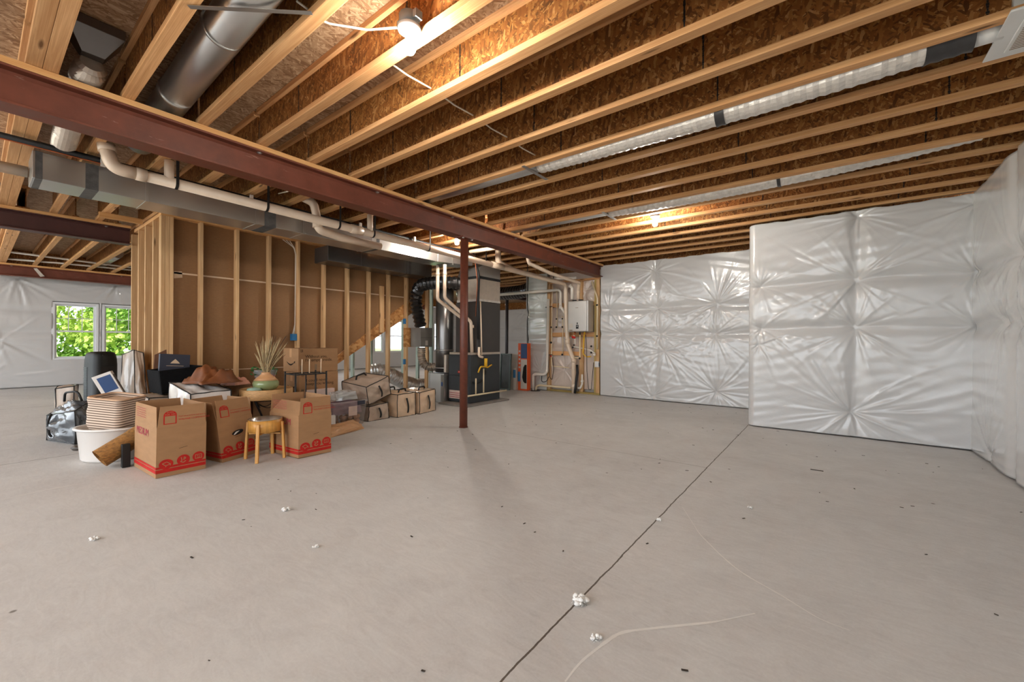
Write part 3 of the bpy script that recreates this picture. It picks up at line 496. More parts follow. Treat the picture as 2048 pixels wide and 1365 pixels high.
for i,(y,z1) in enumerate(((1.10,2.69),(1.84,2.69),(2.62,2.69),(3.08,2.69),(3.98,2.69),(5.18,2.69),(6.35,2.69),(7.25,2.69))):
    zc=2.5-.0182*(y-.8); xc=-4.62+.0139*(y-.8); m=MB(); r=.049; pts=[(xc+r,y,z1-.005)]+[(xc+r*math.cos(a),y,zc+r*math.sin(a)) for a in [-k*PI/10 for k in range(11)]]+[(xc-r,y,zc+.02)]
    for a,b in zip(pts,pts[1:]):
        a,b=Vector(a),Vector(b); d=(b-a); n=Vector((d.z,0,-d.x)).normalized()*.0015; w=Vector((0,.011,0)); m.hexa([a-w-n,b-w-n,b+w-n,a+w-n,a-w+n,b-w+n,b+w+n,a+w+n])
    tag(m.build('pipe_strap',BLK),f'{ORD[i]} black hanger strap along the beige drain pipe, from the left','pipe hanger',HG)
# small pipes right of the main drain, under the beam
pipe('overflow_pipe','white pipe tucked under the beam edge, bending down to the water heater','pipe',[(-3.93,5.52,2.68),(-3.93,5.58,2.40),(-3.97,6.3,2.335),(-4.02,7.50,2.30),(-4.10,7.60,2.17),(-4.10,7.61,1.985)],.032,PVC,16,fil=.08,rings=[((-4.10,7.61,2.14),(0,0,1),.06,.038)])
pipe('intake_pipe','short white pipe with a dark open elbow rising from the water heater','pipe',[(-4.25,7.62,1.985),(-4.25,7.62,2.24),(-4.27,7.56,2.27)],.034,PVCW,16,fil=.05)
pipe('white_pipe','white pipe crossing behind the hangers toward the beam','pipe',[(-4.75,7.3,2.42),(-4.05,7.42,2.40)],.026,PVCW,14)
pipe('white_pipe','white pipe passing behind the rust-red post near the joists','pipe',[(-4.75,5.05,2.60),(-3.95,5.10,2.60)],.03,PVC,14)
pipe('white_pipe','pale pipe entering from the left edge behind the duct end','pipe',[(-5.32,-.6,2.50),(-5.32,.278,2.50)],.045,PVC,16)
# ------------------------------------------------------------------ furnace
fu=thing('furnace','charcoal gas furnace with tall coil cabinet behind the red post','furnace',(-5.135,5.2,0))
bx('base_pad',simple('grey_pad',(134,128,122),.7),-.275,.40,-.24,.92,.001,.028,fu,.004)
bx('furnace_cabinet',DGREYB,-.265,.265,0,.80,.03,.865,fu,.006); bx('coil_cabinet',DGREY,-.265,.265,.17,.80,.905,1.805,fu,.006); bx('sealing_strip',FOIL,-.268,.268,.02,.803,.866,.904,fu)
for nm,z0,z1 in (('upper_door',.50,.85),('lower_door',.06,.49)): bx(nm,DGREYB,-.255,.255,-.014,-.001,z0,z1,fu,.006)
p=bx('name_plate',RED,-.02,.11,-.017,-.0145,.545,.585,fu); bx('plate_text',PINK,-.005,.095,-.0185,-.0175,.56,.57,p)
p=bx('warning_label',PINK,-.235,.06,-.0165,-.0145,.09,.235,fu)
for k in range(3): bx('label_line',MAG,-.225,.05,-.018,-.0168,.115+.035*k,.124+.035*k,p)
MB().tube([(.262,.36,.55),(.272,.36,.55)],.05,20).build('round_knockout',BLK,fu)
m=MB(); m.tube(fillet([(.275,.05,.40),(.30,.12,.36),(.30,.22,.38),(.285,.30,.42)],.05),.012,8); m.build('wiring_loop',BLK,fu)
pl=thing('supply_plenum','foil-wrapped supply plenum with a black band above the coil cabinet','plenum',(-5.135,5.76,1.81))
m=MB(); m.hexa([(-.26,-.36,0),(.262,-.36,0),(.262,.24,0),(-.26,.24,0),(-.26,-.36,.40),(.262,-.36,.40),(.262,.24,.40),(-.26,.24,.40)]); m.build('foil_wrap',FOIL,pl,.006)
bx('black_band',BLK,-.266,.268,-.366,.246,.40,.445,pl); bx('tape_seam',WFOIL,-.265,.267,-.363,.243,.0,.04,pl)
m=MB(); m.hexa([(-.26,-.36,.446),(.262,-.36,.446),(.262,.24,.446),(-.26,.24,.446),(-.26,-.30,.60),(.262,-.36+.05,.62),(.262,.24,.80),(-.26,.24,.80)]); m.build('tapered_top',GALV,pl,.003)
# vent pipes into the furnace
for i,(x,y,l) in enumerate(((-5.20,4.74,'left'),(-5.05,4.76,'right'))):
    pts=[(x,y,2.375),(x,y,1.80),(x+.13,5.26,1.47),(x+.13,5.29,.907)] if i==0 else [(x,y,2.375),(x,y,1.82),(x+.13,5.26,1.44),(x+.13,5.29,.907)]
    pipe('flue_pipe',f'{l} one of two cream pipes bending down into the furnace top','pipe',pts,.029,PVC,16,'furnace vent pipes',[((x,y,2.22),(0,0,1),.04,.034),((x+.13,5.288,1.36),(0,0,1),.05,.034)],fil=.09)
gl=thing('gas_line','yellow gas tubing with shutoff and cream drain pipes on the furnace side','gas line',(-4.86,5.55,0)); G=lambda pts:[Vector(p)-Vector((-4.86,5.55,0)) for p in pts]
MB().tube(G([(-4.80,5.52,.66),(-4.80,5.52,.80)]),.03,12).build('valve_body',YEL,gl)
MB().tube(fillet(G([(-4.80,5.52,.66),(-4.80,5.56,.635),(-4.80,5.68,.68)]),.04),.013,10).build('handle',YEL,gl); MB().tube(fillet(G([(-4.80,5.52,.65),(-4.80,5.38,.66),(-4.81,5.33,.56)]),.05),.014,10).build('flexible_connector',YEL,gl)
MB().tube(fillet(G([(-4.815,5.48,.62),(-4.815,5.48,.20)]),.03),.013,10).build('drain_riser',PVCB,gl); MB().tube(G([(-4.815,5.28,.46),(-4.815,5.28,.175)]),.013,10).build('drain_riser',PVCB,gl); MB().tube(G([(-4.815,5.08,.175),(-4.805,6.12,.18)]),.015,10).build('drain_cross_pipe',PVCB,gl)
MB().tube(fillet(G([(-4.83,5.40,1.8),(-4.815,5.41,1.3),(-4.81,5.42,.86)]),.05),.013,10).build('condensate_pipe',PVC,gl); MB().tube(fillet(G([(-4.82,5.36,1.0),(-4.82,5.36,.84),(-4.80,5.44,.82)]),.05),.022,12).build('trap',PVC,gl)
# return drop, vertical duct, foil box
rd=thing('return_drop','shiny galvanised filter box standing on the floor left of the furnace','duct',(-5.63,5.10,0))
bx('box_shell',GALV,-.20,.21,0,.52,.001,.52,rd,.004); bx('corner_flange',GALV,-.19,-.165,-.008,.0,.01,.52,rd); bx('corner_flange',GALV,.11,.14,-.008,.0,.01,.52,rd); p=bx('filter_door',LGREY,.145,.205,-.012,-.001,.02,.50,rd,.003); bx('data_label',BLUEP,.155,.195,-.0145,-.0125,.30,.37,p)
vd=thing('vertical_duct','tall dark shiny duct with an elbow above the filter box','duct',(-5.66,5.36,0)); MB().tube(fillet([(0,-.02,2.27),(0,-.02,1.25),(.0,-.02,.95),(0.0,-.02,.53)],.1),.165,28).build('duct_run',GALVD,vd); MB().lathe([(.172,.60),(.172,.62)],28,(0,-.02,0)).build('collar',GALV,vd); MB().lathe([(.172,.92),(.172,.95)],28,(0,-.02,0)).build('collar',GALV,vd)
tag(bx('foil_box',FOIL,-5.47,-5.412,5.14,5.60,.535,.86,None,.01),'crinkled foil-taped box between the filter box and the furnace','duct')
gb=thing('ventilator_box','grey sheet metal damper box hung on the stud right of the stairs','damper box',(-6.17,5.19,.99)); bx('case',LGREY,-.12,.17,-.13,.15,0,.36,gb,.004); bx('side_label',CREAM,.171,.1725,-.02,.04,.03,.12,gb); bx('cover_seam',DGREY,.1705,.1715,-.125,.145,.17,.175,gb)
tag(bx('osb_backer',STR,-6.345,-6.33,4.93,5.17,.985,1.35),'orange OSB backer board on the stud behind the grey damper box','board')
flexduct('black foil hose rising from the grey damper box and bending to the plenum',[(-6.12,5.16,1.37),(-6.13,5.10,1.6),(-6.14,5.05,1.85),(-6.08,5.03,2.03),(-5.95,5.0,2.12),(-5.75,4.99,2.14),(-5.50,5.05,2.15),(-5.36,5.22,2.15),(-5.32,5.38,2.15)],.105,BFOIL,.07,.012)
flexduct('short copper-toned foil hose curving below the grey damper box',[(-6.12,5.18,.975),(-6.11,5.17,.80),(-6.08,5.20,.67),(-6.0,5.24,.61),(-5.90,5.29,.61),(-5.84,5.32,.62)],.072,FOIL,.034,.010)
flexduct('fat silver flexible duct lying on the floor behind the studs',[(-6.98,4.62,.50),(-6.92,4.80,.52),(-6.88,5.05,.42),(-6.86,5.35,.26),(-6.82,5.62,.17),(-6.76,5.95,.155),(-6.7,6.25,.155)],.135,SFLEX,.05,.013,n=28)
for i,(z,y) in enumerate(((1.42,4.985),(.66,4.985))): bo=thing('electrical_box',f'blue electrical box on the last stud, {"above" if i==0 else "below"} the grey damper box','electrical box',(-6.33,y-.03,z),'blue boxes'); MB().box(-.02,.03,-.03,.0,0,.10).build('shell',BLUEB,bo,.003)
eb=thing('electrical_box','blue electrical box with white cables on a stud above the dried grass','electrical box',(-6.395,SY[3]-.056,1.10)); bx('shell',BLUEB,-.03,.045,-.035,.034,0,.10,eb,.003)
for k in (0,1,2): MB().tube(fillet([(0,-.01+.012*k,.10),(.0,.02+.004*k,.24),(.0,.024+.006*k,1.3),(0,.0+.004*k,1.40),(0,-.16+.05*k,1.49)],.08),.0045,6).build('cable',CABLE,eb)
# ------------------------------------------------------------------ water heater bay
wh=thing('water_heater','silver-grey tankless water heater mounted on the bay framing','water heater',(-4.105,7.865,1.31))
bx('case',simple('silver_paint',(188,184,178),.35,.4,.04,3),-.235,.235,-.265,-.004,0,.64,wh,.012); bx('front_cover',simple('silver_front',(206,202,196),.35,.35,.04,3),-.20,.20,-.283,-.266,.01,.63,wh,.01)
bx('control_panel',BLK,-.03,.03,-.286,-.2835,.06,.14,wh,.002); bx('control_display',WHT,-.012,.012,-.2875,-.2865,.105,.12,wh); bx('sensor_window',BLK,-.012,.012,-.286,-.2835,.155,.19,wh); bx('brand_badge',GREYB,-.045,.02,-.2845,-.2835,.49,.50,wh); bx('rating_label',CREAM,-.185,-.10,-.2845,-.2835,.09,.17,wh); bx('name_strip',GREYB,-.185,-.11,-.2845,-.2835,.02,.04,wh)
MB().tube([(.005,-.14,.64),(.005,-.14,.672)],.05,16).build('vent_collar',BLK,wh); MB().tube([(-.145,-.14,.64),(-.145,-.14,.672)],.045,16).build('vent_collar',BLK,wh)
for x,mt in ((-.14,COPPER),(-.02,BLK),(.09,YEL)): MB().tube([(x,-.13,-.06),(x,-.13,.001)],.017,10).build('bottom_fitting',mt,wh)
WP='water pipes of the heater bay'
def wp(label,pts,r,mat,f=.03,name='water_pipe',knob=None,g=WP):
    t=thing(name,label,'pipe',pts[0],g); O=Vector(pts[0]); MB().tube(fillet([Vector(p)-O for p in pts],f,5),r,10).build('tube',mat,t)
    for q,m2,rr in (knob or ()): MB().sph(tuple(Vector(q)-O),rr,10).build('valve',m2,t)
wp('cream pipe strapped to the left studs of the heater bay',[(-4.84,7.80,2.36),(-4.87,7.82,1.95),(-4.87,7.82,.56),(-4.42,7.80,.54)],.012,PVCB,knob=(((-4.87,7.79,1.42),BLK,.02),((-4.87,7.79,1.08),BLK,.025),((-4.87,7.79,.78),RED,.02)))
wp('second cream pipe left of the main drain drop',[(-4.74,7.80,2.30),(-4.74,7.83,1.98),(-4.74,7.83,1.40)],.011,PVCB,knob=(((-4.74,7.80,1.60),BLK,.018),((-4.74,7.80,1.42),BLK,.02)))
wp('third cream pipe close beside the main drain drop',[(-4.59,7.80,1.66),(-4.59,7.83,1.40),(-4.59,7.83,.80)],.011,PVCB,knob=(((-4.59,7.80,1.60),BLK,.018),((-4.59,7.80,1.42),BLK,.02),((-4.59,7.80,.82),BLK,.022)))
wp('cream pipe dropping below the heater to a cross pipe',[(-4.12,7.735,1.25),(-4.12,7.735,.76),(-4.33,7.735,.77)],.017,PVCB,knob=(((-4.12,7.715,.755),BLK,.022),))
wp('white cross pipe with black clips under the heater',[(-4.30,7.76,1.0),(-4.05,7.76,.96),(-3.90,7.76,.93),(-3.78,7.76,.86)],.014,PVCW,knob=(((-4.26,7.73,1.03),BLK,.02),((-4.29,7.73,.98),BLK,.02),((-3.86,7.73,1.01),BLK,.022),((-3.86,7.73,.88),BLK,.022),((-3.79,7.73,.84),PVCW,.03)))
wp('red isolation valves below the heater',[(-4.27,7.735,1.24),(-4.24,7.735,1.17),(-4.23,7.735,1.05)],.015,PVCW,knob=(((-4.28,7.72,1.20),RED,.03),((-4.24,7.71,1.19),RED,.026)))
wp('small white trap near the floor below the heater',[(-4.07,7.74,.42),(-4.07,7.74,.22),(-4.11,7.74,.13),(-4.17,7.74,.13)],.022,PVCW,knob=(((-4.07,7.74,.28),PVCW,.036),))
wp('yellow flexible gas tube hanging in a loop under the heater',[(-4.02,7.72,1.24),(-4.02,7.71,1.05),(-4.04,7.71,.86),(-3.97,7.72,.79),(-3.86,7.72,.80)],.014,YEL,.06,'gas_hose')
wp('thin black power cord looping from heater to the small outlet',[(-3.98,7.72,1.25),(-3.95,7.70,1.0),(-3.94,7.70,.5),(-3.90,7.70,.12),(-3.84,7.70,.12),(-3.83,7.72,.35),(-3.81,7.74,.68)],.006,BLK,.09,'power_cord',g=None)
wp('tan conduit strapped to the wide right end stud',[(-3.90,7.82,2.36),(-3.77,7.82,2.0),(-3.77,7.82,.95)],.019,PVCB,.08,knob=(((-3.77,7.80,1.86),BLK,.02),((-3.77,7.80,1.22),BLK,.02)))
ob=thing('outlet_box','small white outlet box low on the right end stud of the bay','outlet',(-3.775,7.815,.58)); bx('box',WHT,-.045,.045,-.01,.04,0,.12,ob,.004); bx('cover',PLUG,.046,.056,-.02,.03,.02,.09,ob,.002)
sp=thing('sump_pipe','white sump discharge pipe looping up from the floor by the plastic corner','pipe',(-5.25,7.66,0)); MB().tube(fillet([(0,0,.009),(0,0,.34),(.06,0,.37),(.26,.05,.37),(.30,.10,.44),(.30,.14,2.05)],.06,8),.03,16).build('riser',PVCW,sp); MB().tube(fillet([(.06,.02,.004),(.07,.03,.10),(.16,.04,.125),(.93,.06,.12)],.05,6),.022,14).build('floor_run',PVCB,sp); MB().lathe([(.11,.001),(.11,.008)],20,(.07,-.02,0)).build('pit_cover',BLK,sp); MB().tube(fillet([(.20,.06,.40),(.20,.02,.20),(.34,.02,.22),(.38,.05,.33)],.08,6),.008,8).build('black_hose',BLK,sp)
wp('black corrugated hose standing beside the main drain at the floor',[(-4.17,7.70,.62),(-4.16,7.70,.45),(-4.19,7.68,.15),(-4.20,7.66,.02)],.026,BLK,.05,'drain_hose',g=None)
wp('bundle of dark cables hanging along the left studs of the bay',[(-4.95,7.83,.80),(-4.93,7.80,.55),(-4.90,7.80,.3),(-4.84,7.80,.25),(-4.80,7.80,.5),(-4.85,7.82,.75)],.008,simple('dark_cable',(74,52,40),.6),.1,'cable_bundle',g=None)
wp('long black strap clipping pipes to the left bay stud',[(-5.04,7.82,1.87),(-4.85,7.80,1.88)],.008,BLK,name='pipe_clip',g='black pipe clips of the bay') ; wp('lower black strap on the left bay stud above the cables',[(-5.02,7.82,.80),(-4.85,7.80,.81)],.008,BLK,name='pipe_clip',g='black pipe clips of the bay')
# black and silver insulated ducts high in the gap right of the furnace
flexduct('sagging black-wrapped duct crossing the gap right of the plenum',[(-8.3,8.42,2.45),(-7.3,8.36,2.40),(-6.6,8.34,2.33),(-6.1,8.34,2.34),(-5.74,8.32,2.40)],.165,BFOIL,.08,.006,n=24)
# things leaning against the corner in the gap
fb=thing('fan_carton','orange and blue fan carton leaning in the gap beside the plastic corner','carton',(-5.56,7.50,0),None,0)
MB().box(-.0,.25,.0,.14,.001,1.06).build('carton',ORANGE,fb,.003); bx('blue_panel',BLUEP,.08,.249,-.002,-.0005,.72,1.05,fb); p=bx('picture_panel',CREAM,.08,.249,-.002,-.0005,.04,.70,fb)
MB().prism([(.12,.30),(.15,.20),(.19,.17),(.24,.17),(.24,.58),(.19,.58),(.15,.52)],(0,-.0025,0),(1,0,0),(0,0,1),-.001).build('fan_picture',INK,p)
for k in range(5): bx('letter_mark',CREAM,.02,.065,-.002,-.0006,.50+.09*k,.54+.09*k,fb)
bx('side_label',BLUEB,-.001,.07,-.003,-.0012,.20,.42,fb)
fc=thing('flat_carton','narrow pale carton standing in front of the orange fan carton','carton',(-5.66,7.46,0)); bx('carton',CREAM,0,.09,-.02,.02,.001,.50,fc,.002); bx('print_panel',BLUEB,.01,.08,-.022,-.0205,.28,.46,fc)
for i,(x,y,l) in enumerate(((-5.97,7.35,'front leaning filter panel with dark pleats and teal edge'),(-5.885,7.50,'rear leaning panel between the filter and the fan carton'))):
    fp=thing('filter_panel',l,'filter panel',(x,y,0)); T=Matrix.Rotation(-.06,4,'X'); fm=MB()
    for q in ((-.0,.03,0,.82),(.27,.30,0,.82),(.03,.27,0,.03),(.03,.27,.79,.82)): fm.box(q[0],q[1],-.02,.02,q[2]+.002,q[3]+.002,0,T)
    fm.build('panel_frame',simple('teal_edge',(86,104,104),.5) if i==0 else CREAM,fp,.002); MB().box(.03,.27,-.005,.012,.03,.79,0,T).build('pleated_media',simple('dark_media',(52,56,54),.35,0,.5,9,(1,1,.5),.6) if i==0 else CREAM,fp)
# ------------------------------------------------------------------ boxes and belongings
def box_prints(par,O,R,U,w,h,red=RED,kind='front'):
    """printed marks on a box face: O bottom-left corner, R/U unit axes in the face"""
    O,R,U=Vector(O),Vector(R).normalized(),Vector(U).normalized(); Nn=R.cross(U).normalized(); rot=Matrix((R,Nn.cross(R),Nn)).transposed().to_euler()
    def pt(x,y,e=.0012): return O+R*x+U*y+Nn*e
    def poly(m,pts,mi=0,e=.0012): m.prism(pts,tuple(O+Nn*e),tuple(R),tuple(U),.0004,mi)
    m=MB(); poly(m,[(.0,.035),(w,.035),(w,.062),(0,.062)]); poly(m,[(0,.068),(w,.068),(w,.085),(0,.085)]); m.build('printed_band',red,par)
    if kind!='front': return
    ell=lambda cx,cy,a,b,n=26:[(cx+a*math.cos(2*PI*i/n),cy+b*math.sin(2*PI*i/n)) for i in range(n)]
    for i,(cx,cy,a,b) in enumerate(((w*.19,.100,.047,.040),(w*.53,.112,.044,.042),(w*.84,.118,.042,.040))):
        m=MB(); poly(m,ell(cx,cy,a,b),0,.0022); e=m.build('printed_emblem',red,par)
        m=MB()
        def stroke(p,q,t=.0022):
            p,q=Vector(p),Vector(q); d=(q-p).normalized(); n=Vector((-d.y,d.x))*t; poly(m,[tuple(p-n),tuple(q-n),tuple(q+n),tuple(p+n)],0,.0031)
        if i==0:
            for p,q in (((-.025,.008),(-.002,-.012)),((-.002,-.012),(.028,-.002)),((-.025,.008),(.004,.018)),((.004,.018),(.028,-.002)),((-.002,-.012),(-.002,-.022)),((.028,-.002),(.026,-.014))): stroke((cx+p[0],cy+p[1]),(cx+q[0],cy+q[1]))
        elif i==1:
            for p,q in (((-.015,.022),(-.01,-.004)),((.006,.024),(.002,-.002)),((-.02,-.012),(.0,-.022)),((.0,-.022),(.016,-.010)),((.012,.004),(.014,.02)),((-.01,-.004),(-.02,-.012))): stroke((cx+p[0],cy+p[1]),(cx+q[0],cy+q[1]),.003)
        else:
            for p,q in (((-.022,-.016),(-.022,.016)),((-.022,.016),(.022,.016)),((.022,.016),(.022,-.016)),((.022,-.016),(-.022,-.016)),((-.012,.006),(.0,.006)),((-.012,-.008),(.012,-.008)),((.006,.006),(.013,.0))): stroke((cx+p[0],cy+p[1]),(cx+q[0],cy+q[1]),.0018)
        m.build('emblem_strokes',CARD,e)
    poly_m=MB(); poly(poly_m,[(w*.44,h*.52),(w*.44+.055,h*.545),(w*.44+.055,h*.551),(w*.44,h*.526)]); poly_m.build('fold_mark',INK,par)
def flap_prints(par,O,R,U,w):
    O,R,U=Vector(O),Vector(R).normalized(),Vector(U).normalized(); Nn=R.cross(U).normalized(); rot=Matrix((R,Nn.cross(R),Nn)).transposed().to_euler()
    def poly(m,pts,e=.0012): m.prism(pts,tuple(O+Nn*e),tuple(R),tuple(U),.0004)
    x0=.035; m=MB(); arch=[(x0+.0425+.0425*math.cos(a),.085+.035*math.sin(a)) for a in [PI*i/10 for i in range(11)]]
    poly(m,[(x0,.012),(x0+.085,.012)]+arch); L=m.build('printed_tag',RED,par)
    m=MB(); poly(m,[(x0+.008,.018),(x0+.077,.018),(x0+.077,.078),(x0+.008,.078)],.0021); m.build('blank_panel',CARD,L)
    for i,s_ in enumerate(('SCAN','FOR TIPS')): text('tag_text',s_,.017,O+R*(x0+.0425)+U*(.102-.018*i)+Nn*.0028,rot,CARD,L,'CENTER')
    text('printed_text','Find more to love and save at',.0155,O+R*(x0+.098)+U*.062+Nn*.0015,rot,RED,par); text('printed_text','WALMART.COM/MOVING',.0185,O+R*(x0+.098)+U*.036+Nn*.0015,rot,RED,par)
def carton(name,label,c0,c1,flaps,h,group=None,inward=(),prints=True,med=None,lean=(0,0)):
    """open moving box. c0: 4 bottom corners [front-left, front-right, back-right, back-left] seen from +X; flaps: (height, outward tilt) for front,right,back,left"""
    ctr=sum((Vector(p) for p in c0),Vector())/4; t=thing(name,label,'box',(ctr.x,ctr.y,0),group); O=Vector((ctr.x,ctr.y,0))
    B=[Vector(p)-O+Vector((0,0,.002)) for p in c0]; Tt=[Vector(p)-O for p in c1]; th=.005
    m=MB()
    for i in range(4):
        j=(i+1)%4; m.panel([B[i],B[j],Tt[j],Tt[i]],th)
    inn=MB(); m.panel([B[0],B[1],B[2],B[3]],-th)
    body=m.build('body',CARD,t)
    for i,(fh,tilt) in enumerate(flaps):
        j=(i+1)%4; a,b=Tt[i],Tt[j]; R=(b-a).normalized(); up=((Tt[i]-B[i]).normalized()+(Tt[j]-B[j]).normalized()).normalized(); out=R.cross(up).normalized()
        d=(up*math.cos(tilt)+out*math.sin(tilt))*fh; g=R*.006; fm=MB().panel([a+g,b-g,b-g*3.2+d,a+g*3.2+d],.004); f=fm.build('flap',CARD,t)
        if i==0 and prints: flap_prints(f,a+g+d*.03,R,d.normalized(),(b-a).length)
    R=(B[1]-B[0]); U=(Tt[0]-B[0])
    if prints:
        box_prints(t,B[0],R,U,R.length,U.length); R3=(B[0]-B[3]); box_prints(t,B[3],R3,Tt[3]-B[3],R3.length,U.length,kind='side')
        if med:
            Nn=R3.normalized().cross((Tt[3]-B[3]).normalized()).normalized(); rot=Matrix((R3.normalized(),Nn.cross(R3.normalized()),Nn)).transposed().to_euler()
            text('printed_text','MEDIUM',.085,B[3]+R3*.10+(Tt[3]-B[3])*.76+Nn*.0015,rot,MAG,t)
            lm=MB(); 
            for k in range(5): lm.prism([(.06,.05+.018*k),(.30,.05+.018*k),(.30,.053+.018*k),(.06,.053+.018*k)],tuple(Tt[3]+Nn*.002),tuple(R3.normalized()),tuple((Tt[3]-B[3]).normalized()),.0004)
            lm.build('printed_lines',MAG,t)
    return t
Gm='open moving boxes'
carton('cardboard_box','open moving box in front, leftmost of the three, beside the striped basket',[(-4.225,.888,0),(-4.237,1.222,0),(-4.79,1.20,0),(-4.79,.862,0)],[(-4.225,.893,.405),(-4.235,1.226,.405),(-4.79,1.20,.405),(-4.79,.865,.405)],[(.162,.0),(.155,.02),(.16,.03),(.16,.0)],.405,Gm,med=True)
carton('cardboard_box','leaning open moving box with a white hand hole, middle of the three',[(-4.307,1.369,0),(-4.432,1.70,0),(-4.80,1.60,0),(-4.679,1.290,0)],[(-4.322,1.325,.385),(-4.447,1.656,.385),(-4.80,1.56,.385),(-4.69,1.25,.385)],[(.175,-.03),(.16,.10),(.17,.1),(.16,.05)],.38,Gm)
carton('cardboard_box','open moving box with one flap folded in, right of the bamboo stand',[(-3.91,1.85,0),(-3.905,2.166,0),(-4.40,2.15,0),(-4.40,1.80,0)],[(-3.91,1.85,.395),(-3.905,2.166,.395),(-4.40,2.15,.395),(-4.40,1.80,.395)],[(.165,.0),(.165,.0),(.17,.0),(.155,-.75)],.395,Gm,med=True)
mb=[o for o in COL.objects if o.name.startswith('cardboard_box')][1]
m=MB(); m.prism([(.055*math.cos(a),.022*math.sin(a)+.008*math.cos(a)) for a in [2*PI*i/18 for i in range(18)]],tuple(Vector((-4.376,1.512,.245))-mb.location),tuple(Vector((-.12,.35,0)).normalized()),(0,0,1),.002); hh=m.build('hand_hole',BLK,mb); m=MB(); m.prism([(-.045,-.018),(-.03,-.018),(.015,.012),(-.02,.008)],tuple(Vector((-4.3735,1.513,.245))-mb.location),tuple(Vector((-.12,.35,0)).normalized()),(0,0,1),.002); m.build('white_paper',WHT,hh)
# bamboo bowl stand
st_=thing('bowl_stand','small round bamboo pet bowl stand with steel bowl between two moving boxes','stand',(-4.172,1.668,0),None,.02)
MB().lathe([(.133,.262),(.140,.262),(.140,.37),(.133,.37),(.133,.262)],40).build('ring',BAMB,st_)
for q in (.785,2.356,3.927,5.498):
    c,s=math.cos(q),math.sin(q); e=.017; m=MB(); a=Vector((c,s,0)); b=Vector((-s,c,0)); p0=a*.168+Vector((0,0,.001)); p1=a*.149+Vector((0,0,.345))
    m.hexa([p0-a*e*.7-b*e*.8,p0+a*e*.7-b*e*.8,p0+a*e*.7+b*e*.8,p0-a*e*.7+b*e*.8,p1-a*e*.5-b*e*.8,p1+a*e*.5-b*e*.8,p1+a*e*.5+b*e*.8,p1-a*e*.5+b*e*.8]); m.build('leg',BAMB,st_,.003)
for k in range(2): MB().box(-.135,.135,-.018,.018,.232+.013*k,.244+.013*k,0,Matrix.Rotation(.785+PI/2*k,4,'Z')).build('cross_bar',BAMB,st_,.002)
MB().lathe([(.001,.285),(.085,.287),(.115,.31),(.126,.366),(.140,.374),(.140,.377),(.122,.371),(.110,.316),(.083,.291),(.001,.289)],40).build('steel_bowl',INOX,st_)
# woven roll, tub, striped basket
ro=MB(); D=dense([(-4.925,.665,.086),(-4.95,.86,.20),(-4.98,1.06,.33)],.02); ro.tube(D,.083,28,cap=False); ro.tube(D,.074,28,cap=False); 
o=tag(ro.build('woven_roll',CORK),'golden-brown woven mat rolled up, leaning against the white tub','rolled mat')
tb=thing('laundry_tub','white plastic oval laundry tub holding the striped basket','tub',(-5.30,.80,0),None,.65)
MB().lathe([(.001,.002),(.235,.002),(.25,.02),(.278,.285),(.295,.295),(.302,.285),(.307,.290),(.300,.305),(.268,.302),(.252,.285),(.235,.03),(.001,.018)],48,sx=.95,sy=.74).build('tub_body',TUBW,tb); bx('handle_slot',BLKP,.13,.25,-.262,-.2615,.265,.285,tb) if 0 else None
m,t_,b_=nt('striped_fabric'); tc=N(t_,'ShaderNodeTexCoord'); sx=N(t_,'ShaderNodeSeparateXYZ'); t_.links.new(tc.outputs['Object'],sx.inputs[0]); mo=N(t_,'ShaderNodeMath',operation='MULTIPLY'); mo.inputs[1].default_value=1/.0215; t_.links.new(sx.outputs[2],mo.inputs[0]); fr=N(t_,'ShaderNodeMath',operation='FRACT'); t_.links.new(mo.outputs[0],fr.inputs[0])
t_.links.new(ramp(t_,fr.outputs[0],[(.44,lin((222,200,180))),(.52,lin((118,98,84))),(.92,lin((118,98,84))),(1,lin((222,200,180)))]),b_.inputs['Base Color']); b_.inputs['Roughness'].default_value=.85; STRIPEY=m
bk=thing('striped_basket','collapsible fabric basket with brown and cream stripes standing in the white tub','basket',(-5.312,.825,.055),None,.62)
bk.rotation_euler=(.05,.09,.62)
def rbox(m,x,y,z,hx,hy,r,n=6):
    c=[]; 
    for cx,cy,a0 in ((hx-r,hy-r,0),(-hx+r,hy-r,PI/2),(-hx+r,-hy+r,PI),(hx-r,-hy+r,1.5*PI)):
        for k in range(n+1): a=a0+PI/2*k/n; c.append((x+cx+r*math.cos(a),y+cy+r*math.sin(a),z))
    return c
def loft(m,rings,close_bottom=True,mi=0,sm=True):
    n=len(rings[0]); vs=[p for r in rings for p in r]; fs=[(i*n+j,i*n+(j+1)%n,(i+1)*n+(j+1)%n,(i+1)*n+j) for i in range(len(rings)-1) for j in range(n)]
    if close_bottom: fs.append(tuple(range(n))[::-1])
    return m.add(vs,fs,mi,sm)
m=MB(); R=[]
for k in range(26):
    z=.52*k/25; w=.112+.052*min(1,z/.3)+.003*math.sin(k*1.1); R.append(rbox(m,.02*math.sin(k*.25),.012*math.sin(k*.4),z,w,w*.86,.05))
R+= [rbox(m,.0,-.006,.52-.12*k/3,.148,.125,.05) for k in (0.05,1,2,3)]
loft(m,R); m.build('basket_body',STRIPEY,bk); m=MB(); m.tube(rbox(m,.0,-.006,.522,.161,.138,.05),.008,8,close=True); m.build('rim_wire_hem',simple('tan_hem',(206,168,136),.8),bk); bx('folded_cloth',simple('cream_cloth',(220,188,160),.85,0,.1,14,(1,1,1),.3),-.12,.12,-.10,.10,.46,.50,bk,.02)
